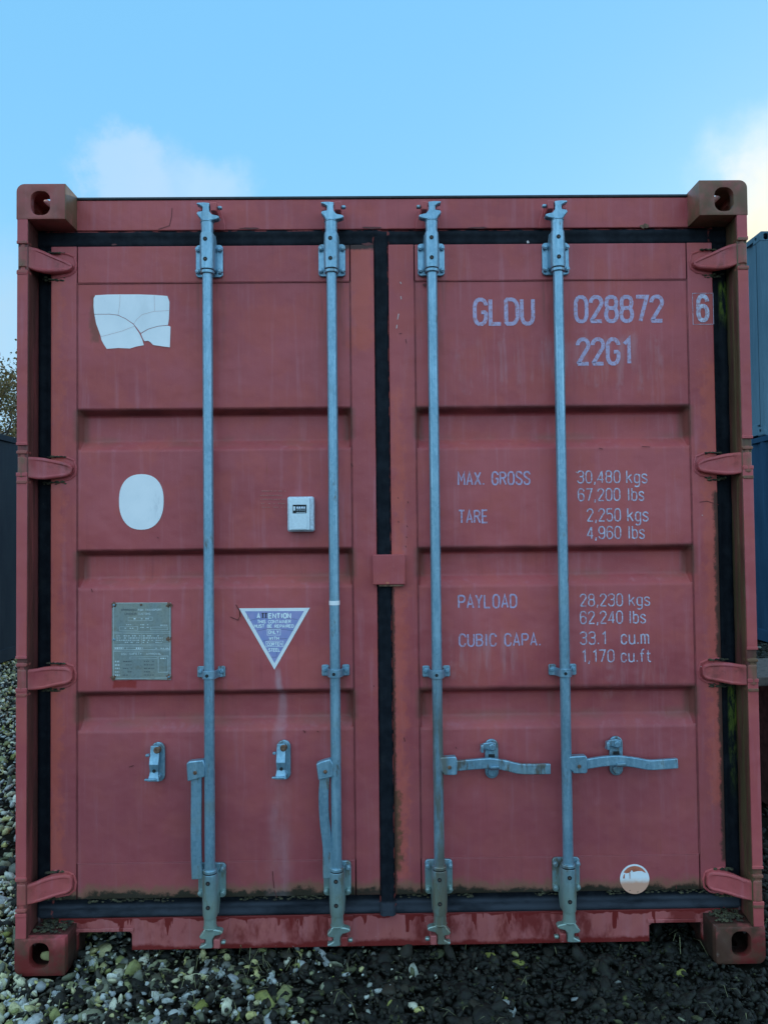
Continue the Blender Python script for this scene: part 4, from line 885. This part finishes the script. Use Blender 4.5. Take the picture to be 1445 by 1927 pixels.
# ------------------------------------------------------------------ neighbouring containers
def blue_mat(name, a, b):
    s = NT(name); n = s.noise(2.2, 5, .6, (1, 1, .4)); st = s.noise(8, 5, .6, (1.2, 1.2, .12))
    c = s.mix(s.rng(n, .3, .7), a, b); c = s.mix(s.rng(st, .5, .75, 0, .3), c, tuple(v*1.5 for v in b)); c = s.mix(s.rng(s.noise(30, 6, .7), .68, .74, 0, .5), c, (.10, .06, .04))
    return s.fin(c, .95, s.bump(n, .2, .02), spec=.02)
def container(label, grp, x0, y0, z0, mat, sgn, pitch=.278, dep=.036, dx=2.438):
    root = tag(empty('shipping_container', (x0, y0, z0)), label, 'shipping container', grp)
    def pb(mb, name, mt=mat, bev=0, **k):
        o = mb.build(name, mt, root, bev, **k); o.matrix_parent_inverse = Matrix.Translation((-x0, -y0, -z0)); return o
    xa, xb = x0-dx/2, x0+dx/2
    for x, s in ((xa, -1), (xb, 1)):
        rows = []; y = y0+.12
        while y < y0+LEN-.12:
            for dy, d in ((0, 0), (pitch*.26, 0), (pitch*.5, dep), (pitch*.76, dep)):
                if y+dy < y0+LEN-.1: rows.append([(x-s*(.008+d), y+dy, z0+.15), (x-s*(.008+d), y+dy, z0+2.52)])
            y += pitch
        pb(MB().loft(rows, closed=False), 'side_wall', smooth=0)
        pb(MB().box(x, x-s*.06, y0+.178, y0+LEN-.178, z0+2.515, z0+2.58), 'top_side_rail', bev=.003)
        pb(MB().box(x, x-s*.05, y0+.178, y0+LEN-.178, z0+.02, z0+.16), 'bottom_side_rail', bev=.003)
        for y in (y0+.004, y0+LEN-.104): pb(MB().box(x-s*.003, x-s*.14, y, y+.10, z0+.118, z0+2.473), 'corner_post', bev=.004)
    for y, d in ((y0+.03, 1), (y0+LEN-.03, -1)):
        rows = []; x = xa+.13
        while x < xb-.13:
            for dd, e in ((0, 0), (.07, 0), (.13, .04), (.2, .04)):
                if x+dd < xb-.12: rows.append([(x+dd, y+d*e, z0+.12), (x+dd, y+d*e, z0+2.5)])
            x += .26
        pb(MB().loft(rows, closed=False), 'end_wall', smooth=0)
        pb(MB().box(xa+.162, xb-.162, y-.026, y+.026, z0+2.48, z0+2.58), 'header', bev=.003); pb(MB().box(xa+.162, xb-.162, y-.026, y+.026, z0+.02, z0+.13), 'sill', bev=.003)
    pb(MB().box(xa+.06, xb-.06, y0+.06, y0+LEN-.06, z0+2.55, z0+2.572), 'roof'); pb(MB().box(xa+.06, xb-.06, y0+.06, y0+LEN-.06, z0+.13, z0+.15), 'floor')
    for sx in (1, -1):
        for sz, z in ((1, z0+HT), (-1, z0)):
            for sy, y in ((1, y0), (-1, y0+LEN)):
                o = casting('corner_casting', sx, sz, sy, x0-sx*dx/2, y, z, mat, root); o.matrix_parent_inverse = Matrix.Translation((-x0, -y0, -z0))
    return root
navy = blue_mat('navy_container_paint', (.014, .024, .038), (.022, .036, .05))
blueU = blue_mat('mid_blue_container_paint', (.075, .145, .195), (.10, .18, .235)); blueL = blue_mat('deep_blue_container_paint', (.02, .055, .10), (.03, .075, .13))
grp = 'neighbouring containers'
container('dark navy shipping container on the gravel, glimpsed at the left edge under a bare tree', grp, -4.22-1.219, 2.6, 0, navy, 1, .95, .02)
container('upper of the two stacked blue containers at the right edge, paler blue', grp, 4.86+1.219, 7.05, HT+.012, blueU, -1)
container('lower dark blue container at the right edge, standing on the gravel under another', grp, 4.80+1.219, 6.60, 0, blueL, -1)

# weathered block beside the container, right
bmt = simple('weathered_concrete', (.075, .062, .052), .85, 0, .4, 30, .4)
cb = tag(empty('concrete_block', (1.9, 1.6, 0)), 'weathered grey slab on a block just behind the third hinge of the right post', 'concrete block')
def cbb(mb, n, bev=.006): o = mb.build(n, bmt, cb, bev); o.matrix_parent_inverse = Matrix.Translation((-1.9, -1.6, 0)); return o
cbb(MB().box(1.50, 2.4, 1.20, 1.75, .655, .70), 'slab'); cbb(MB().box(1.95, 2.3, 1.34, 1.7, .0, .6545), 'pedestal', .01)

# ------------------------------------------------------------------ ground
def ground_mat():
    s = NT('wet_gravel_ground'); v = s.vor(36, out='Color'); g = s.n('ShaderNodeRGBToBW'); s.L(v, g.inputs[0]); d = s.vor(36)
    c = s.mix(s.rng(g.outputs[0], .2, .8), (.03, .03, .027), (.15, .15, .135)); c = s.mix(s.rng(d, .45, .7), c, (.03, .03, .027))
    c = s.mix(s.rng(s.noise(.8, 4), .4, .7, 0, .5), c, (.05, .05, .03))
    # bare wet soil close to the containers
    soil = s.ma('MULTIPLY', s.ma('MULTIPLY', s.rng(s.y, 9., 7.), s.rng(s.y, -2.3, -1.2)), s.rng(s.ma('ABSOLUTE', s.x), 6., 5.))
    sc_ = s.mix(s.noise(30, 5), (.006, .006, .005), (.022, .020, .015))
    c = s.mix(soil, c, sc_)
    return s.fin(c, 1.0, s.bump(s.noise(60, 5), .5, .01), spec=.0)
gs = MB(); xs = [-400, -60, -12, -6, -3, 0, 3, 6, 12, 60, 400]; ys = [-400, -60, -12, -4, 0, 4, 8, 12, 60, 400]
gs.loft([[(x, y, -.022) for x in xs] for y in ys], closed=False)
ground = gs.build('ground', ground_mat(), None, smooth=0); tag(ground, kind='structure')
for p in ground.data.polygons:
    if p.normal.z < 0: ground.data.flip_normals(); break

def pebble_mat():
    s = NT('pebbles'); a = s.n('ShaderNodeAttribute'); a.attribute_name = 'tone'; r = s.n('ShaderNodeValToRGB'); s.L(a.outputs['Fac'], r.inputs[0])
    cr = r.color_ramp; cr.interpolation = 'LINEAR'
    stops = [(0, (.007, .007, .006)), (.16, (.015, .014, .011)), (.30, (.040, .034, .024)), (.42, (.065, .062, .045)), (.52, (.085, .095, .04)), (.60, (.20, .21, .19)), (.68, (.26, .27, .06)), (.76, (.34, .37, .37)), (.84, (.50, .54, .50)), (.91, (.50, .46, .16)), (1, (.78, .80, .70))]
    cr.elements[0].position = 0; cr.elements[0].color = (*stops[0][1], 1); cr.elements[1].position = 1; cr.elements[1].color = (*stops[-1][1], 1)
    for p, c in stops[1:-1]: e = cr.elements.new(p); e.color = (*c, 1)
    n = s.noise(70, 5, .65); c = s.mix(s.rng(n, .4, .75, 0, .6), r.outputs[0], (.04, .045, .03)); c = s.mix(s.rng(s.noise(30, 4, .6, (1, 1, 1), (4, 0, 0)), .6, .75, 0, .5), c, (.14, .16, .035))
    return s.fin(c, s.rng(n, .3, .7, .5, .8), s.bump(n, .5, .004), spec=.25)
M['pebble'] = pebble_mat()
def ico(sub):
    bm = bmesh.new(); bmesh.ops.create_icosphere(bm, subdivisions=sub, radius=1); bm.verts.ensure_lookup_table()
    v = np.array([q.co[:] for q in bm.verts]); f = np.array([[q.index for q in t.verts] for t in bm.faces]); bm.free(); return v, f
def shapes(sub, k=7):
    v, f = ico(sub); out = []
    for i in range(k):
        rr = np.random.default_rng(50+i+sub*10); n1 = rr.normal(size=(8, 3)); n1 /= np.linalg.norm(n1, axis=1)[:, None]
        s = np.ones(len(v))
        for n_, t in zip(n1, rr.uniform(.50, .80, 8)):       # flatten by cutting planes
            d = v@n_; s = np.minimum(s, np.where(d > t, t/np.maximum(d, .01), 1))
        s *= 1+.08*np.sin(v@rr.normal(size=3)*3+i); out.append(v*s[:, None])
    return out, f
def tone_at(x, y, n):
    """light stones are many on the left; shade is painted into the tones on the right"""
    lt = np.clip(.66-.50*np.clip(x+1.15, -1, 2.2), .015, .85); lt = np.where(x > 1.25, .05, lt); lt = np.where((x < -1.2), .74, lt)
    u = RNG.random(n); light = RNG.random(n) < lt
    drk = np.clip(.46-.16*np.clip(x+1.0, 0, 2), .16, .46); lmax = np.clip(1-.22*np.clip(x+.3, 0, 2), .6, 1); return np.where(light, .5+(lmax-.5)*u, drk*u*u)  # darker stones towards the right stand in for shade
def pebbles(name, n, x0, x1, y0, y1, size, sub, zc_=-.016, keep=None):
    sh, f = shapes(sub); xs = RNG.uniform(x0, x1, n); ys = RNG.uniform(y0, y1, n)
    if keep is not None: k = keep(xs, ys); xs, ys = xs[k], ys[k]; n = len(xs)
    sz = np.clip(RNG.lognormal(0, .45, n), .4, 2.3)*size; nv = len(sh[0])
    V = np.empty((n, nv, 3)); idx = RNG.integers(0, len(sh), n); S = np.array(sh)[idx]
    sc = np.stack([sz*RNG.uniform(.95, 1.7, n), sz*RNG.uniform(.65, 1.05, n), sz*RNG.uniform(.4, .75, n)], 1)
    S = S*sc[:, None, :]; a = RNG.uniform(0, 2*np.pi, n); t = RNG.normal(0, .6, n); b = RNG.normal(0, .6, n)
    ca, sa, ct, st, cb_, sb = np.cos(a), np.sin(a), np.cos(t), np.sin(t), np.cos(b), np.sin(b)
    x, y, z = S[..., 0], S[..., 1], S[..., 2]
    y, z = y*ct[:, None]-z*st[:, None], y*st[:, None]+z*ct[:, None]
    x, z = x*cb_[:, None]+z*sb[:, None], -x*sb[:, None]+z*cb_[:, None]
    x, y = x*ca[:, None]-y*sa[:, None], x*sa[:, None]+y*ca[:, None]
    zz_ = zc_+RNG.uniform(-.006, .012, n)
    V = np.stack([x+xs[:, None], y+ys[:, None], z+zz_[:, None]], 2).reshape(-1, 3)
    F = (f[None]+np.arange(n)[:, None, None]*nv).reshape(-1, 3)
    me = bpy.data.meshes.new(name); me.vertices.add(len(V)); me.vertices.foreach_set('co', V.astype(np.float32).ravel())
    me.loops.add(F.size); me.loops.foreach_set('vertex_index', F.astype(np.int32).ravel()); me.polygons.add(len(F))
    me.polygons.foreach_set('loop_start', np.arange(0, F.size, 3, dtype=np.int32)); me.polygons.foreach_set('use_smooth', np.ones(len(F), bool))
    me.update(); me.validate()
    tn = tone_at(xs, ys, n); at = me.attributes.new('tone', 'FLOAT', 'POINT'); at.data.foreach_set('value', np.repeat(tn, nv).astype(np.float32))
    me.materials.append(M['pebble']); o = bpy.data.objects.new(name, me); COL.objects.link(o); return o
clear = lambda x, y: ~((np.abs(x) < 1.225) & (np.abs(x) > 1.05) & (y > -.01) & (y < .18))
g1 = pebbles('gravel', 13500, -2.8, 2.8, -1.1, .95, .0175, 2, keep=clear); tag(g1, kind='stuff', label='loose wet gravel in front of and under the red container', cat='gravel')
for xa_, xb_ in ((-4.5, -2.75), (2.75, 5.2)):
    gx = pebbles('gravel', 3600, xa_, xb_, -1.1, .95, .0175, 1); tag(gx, kind='stuff', label='loose gravel %s of the red container, level with its doors' % ('well to the left' if xa_ < 0 else 'well to the right'), cat='gravel')
g1b = pebbles('gravel', 24000, -2.3, 2.0, -.75, .7, .0075, 1, zc_=-.006, keep=clear); tag(g1b, kind='stuff', label='fine grit filling the gaps between the stones at the foot of the doors', cat='gravel')
g2 = pebbles('gravel', 24000, -4.5, -1.22, .9, 8.6, .0165, 1); tag(g2, kind='stuff', label='pale wet gravel in the lane left of the red container', cat='gravel')
g3 = pebbles('gravel', 20000, 1.22, 5.2, .9, 9.5, .0165, 1); tag(g3, kind='stuff', label='gravel in the lane right of the red container, shade painted into its dark stones', cat='gravel')
# larger stones lying on top, each its own piece
sh, f = shapes(3 if False else 2, 6); stone_me = []
for k, v in enumerate(sh):
    for tn in (.97, .90, .84, .76, .68, .5, .3, .15):
        me = bpy.data.meshes.new('stone'); me.from_pydata([tuple(q) for q in v*np.array([1.25, .95, .7])], [], [tuple(t) for t in f.tolist()])
        me.polygons.foreach_set('use_smooth', [True]*len(me.polygons)); at = me.attributes.new('tone', 'FLOAT', 'POINT'); at.data.foreach_set('value', [tn]*len(v)); me.materials.append(M['pebble']); stone_me.append((tn, me))
random.seed(21); placed = 0
while placed < 190:
    x = random.uniform(-1.9, 1.7); y = random.uniform(-.42, .35) if random.random() < .85 else random.uniform(.3, 1.6)
    if abs(x) > 1.04 and abs(x) < 1.24 and -.03 < y < .2: continue
    lightp = .8 if x < -.5 else (.4 if x < .1 else .08)  # fewer light stones to the right, following the painted shade
    tn, me = random.choice([m_ for m_ in stone_me if (m_[0] > .7) == (random.random() < lightp)] or stone_me)
    if x > .1 and tn > .7 and random.random() < .5: continue
    o = bpy.data.objects.new('stone', me); COL.objects.link(o); o.parent = ground; s_ = random.uniform(.013, .024)
    o.location = (x, y, -.004+random.uniform(-.004, .006)); o.scale = (s_*random.uniform(.8, 1.35), s_, s_*random.uniform(.7, 1)); o.rotation_euler = (random.gauss(0, .35), random.gauss(0, .35), random.uniform(0, 6.28)); placed += 1
# the yellow green stone seen through the bottom left casting
o = bpy.data.objects.new('stone', stone_me[1][1]); COL.objects.link(o); o.parent = ground; o.location = (-1.130, .040, .045); o.scale = (.019, .010, .030); o.rotation_euler = (.2, .55, .2)

# grime, moss and grass crumbs caught on ledges and at the foot
def moss_mat():
    s = NT('moss_and_grit'); c = s.mix(s.rng(s.noise(60, 4), .35, .65), (.022, .020, .013), (.085, .080, .04)); return s.fin(c, .9)
M['moss'] = moss_mat()
def clumps(name, spots, parent, size=.006):
    v, f_ = ico(1); mb = MB(); random.seed(len(spots))
    for x, y, z in spots:
        s_ = size*random.uniform(.4, 1.3); mb.add([(x+a*s_*1.5, y+b*s_, z+c*s_*.7) for a, b, c in v.tolist()], f_.tolist())
    o = mb.build(name, M['moss'], parent, smooth=0, recalc=False); o['kind'] = 'stuff'; return o
sp = []
random.seed(5)
for i in range(520):
    x = random.uniform(-1.13, 1.12)
    if abs(x+.01) < .04: continue
    if mnoise.noise(Vector((x*4, 3, 0))) < -.08: continue
    sp.append((x, random.uniform(.084, .098), .203+random.uniform(-.012, .003)))
for s in (-1, 1):
    for i in range(150): sp.append((s*random.uniform(1.07, 1.175), random.uniform(.03, .13), .122+random.uniform(0, .006)))
    for py in ((493, 880, 1272, 1668) if s < 0 else (487, 872, 1264, 1662)):
        z = P(100 if s < 0 else 1360, py, .06)[1]
        for i in range(26): sp.append((s*random.uniform(1.09, 1.15), random.uniform(.072, .084), z+.036+random.uniform(0, .004)))
        for i in range(40): sp.append((s*random.uniform(1.09, 1.165), random.uniform(.078, .09), z-.046+random.uniform(-.010, .002)))
clumps('moss', sp, box_red, .0045)
mb = MB(); random.seed(9)
for i in range(260):
    x = random.choice((random.uniform(-1.9, 1.9), random.uniform(-.9, -.3))); y = random.uniform(-.3, .3); a = random.uniform(0, 6.28); L_ = random.uniform(.02, .07); h = random.uniform(.01, .045)
    p0 = Vector((x, y, -.005)); p1 = p0+Vector((math.cos(a)*L_*.5, math.sin(a)*L_*.5, h)); p2 = p0+Vector((math.cos(a)*L_, math.sin(a)*L_, h*.9)); w_ = Vector((-math.sin(a), math.cos(a), 0))*.0009
    mb.add([p0-w_, p0+w_, p1+w_, p1-w_, p2], [(0, 1, 2, 3), (3, 2, 4)])
gb_ = mb.build('grass', simple('dead_grass', (.19, .19, .09), .8), None, smooth=0, recalc=False); tag(gb_, 'thin dead grass blades among the stones at the foot of the doors', 'grass', kind='stuff')

# ------------------------------------------------------------------ trees behind the left container
def leafm(name, a, b, c):
    s = NT(name); oi = s.n('ShaderNodeAttribute'); oi.attribute_name = 'tint'
    col = s.mix(s.rng(oi.outputs['Fac'], 0, .5), a, b); col = s.mix(s.rng(oi.outputs['Fac'], .5, 1), col, c); s.p.inputs['Roughness'].default_value = .7
    s.put(s.p.inputs['Base Color'], col)
    tr = s.n('ShaderNodeBsdfTranslucent'); s.put(tr.inputs[0], col); mx = s.n('ShaderNodeMixShader'); mx.inputs[0].default_value = .3
    s.L(s.p.outputs[0], mx.inputs[1]); s.L(tr.outputs[0], mx.inputs[2]); s.L(mx.outputs[0], s.t.nodes['Material Output'].inputs[0]); return s.m
bark = simple('bark', (.055, .042, .032), .9, 0, .3, 12, .5)
leafA = leafm('autumn_leaves', (.05, .06, .02), (.14, .085, .03), (.19, .15, .05))
def tree(label, x, y, H, rad, seed, nl, leaf, dens_low=False):
    rd = random.Random(seed); root = tag(empty('tree', (x, y, 0)), label, 'tree', 'trees behind the yard'); tips = []; limbs = MB()
    def grow(p, d, L_, r, lev):
        n = 3 if lev < 3 else 2
        for i in range(n):
            q_ = p+d*(L_/n); r2 = r*(.86 if i < n-1 else .7); limbs.tube(p, q_, r, r2, n=7 if lev < 2 else 4, cap=False)
            d = (d+Vector((rd.gauss(0, .13), rd.gauss(0, .13), rd.gauss(.04, .08)))).normalized(); p = q_; r = r2
            if lev >= 2: tips.append(p.copy())
        if lev >= 5 or r < .004: return
        for k in range(3 if lev < 4 else 2):
            ax = Vector((rd.gauss(0, 1), rd.gauss(0, 1), rd.gauss(.15, .45))).normalized(); nd = (d*.65+ax*.75).normalized(); grow(p, nd, L_*rd.uniform(.6, .8), r*.72, lev+1)
    tk = MB(); b0 = Vector((0, 0, -.1)); b1 = Vector((rd.gauss(0, .1), rd.gauss(0, .1), H*.25)); tk.tube(b0, b1, H*.028, H*.02, n=12); t_ = tk.build('trunk', bark, root)
    for k in range(4):
        a = k*1.57+rd.random(); grow(b1, Vector((math.cos(a)*.65, math.sin(a)*.65, 1)).normalized(), H*.23, H*.012, 0)
    lb = limbs.build('branches', bark, root, smooth=50, recalc=False); lb['kind'] = 'stuff'
    V = []; F = []; T = []; tips_ = tips
    for i in range(nl):
        c = rd.choice(tips_)
        if dens_low and c.z > H*rd.uniform(.5, 1.0): continue
        c = c+Vector((rd.gauss(0, .16), rd.gauss(0, .16), rd.gauss(0, .16))); u = Vector((rd.gauss(0, 1), rd.gauss(0, 1), rd.gauss(0, 1))).normalized(); w_ = u.orthogonal().normalized(); w_.rotate(Matrix.Rotation(rd.uniform(0, 6.28), 3, u)); s_ = rd.uniform(.025, .055)
        k = len(V); v2 = u.cross(w_); V += [c-w_*s_, c+v2*s_*.6, c+w_*s_, c-v2*s_*.6]; F.append((k, k+1, k+2, k+3)); T += [rd.random()]*4
    me = bpy.data.meshes.new('crown'); me.from_pydata([tuple(v) for v in V], [], F); at = me.attributes.new('tint', 'FLOAT', 'POINT'); at.data.foreach_set('value', T); me.materials.append(leaf)
    o = bpy.data.objects.new('crown', me); COL.objects.link(o); o.parent = root; return root
tree('sparse autumn tree with thin bare top twigs, rising behind the navy container', -10.0, 17.5, 8.2, 2.4, 4, 15000, leafA, True)
tree('fuller brown green tree behind the navy container, left of the red post', -11.3, 20.5, 6.4, 2.4, 9, 16000, leafA)
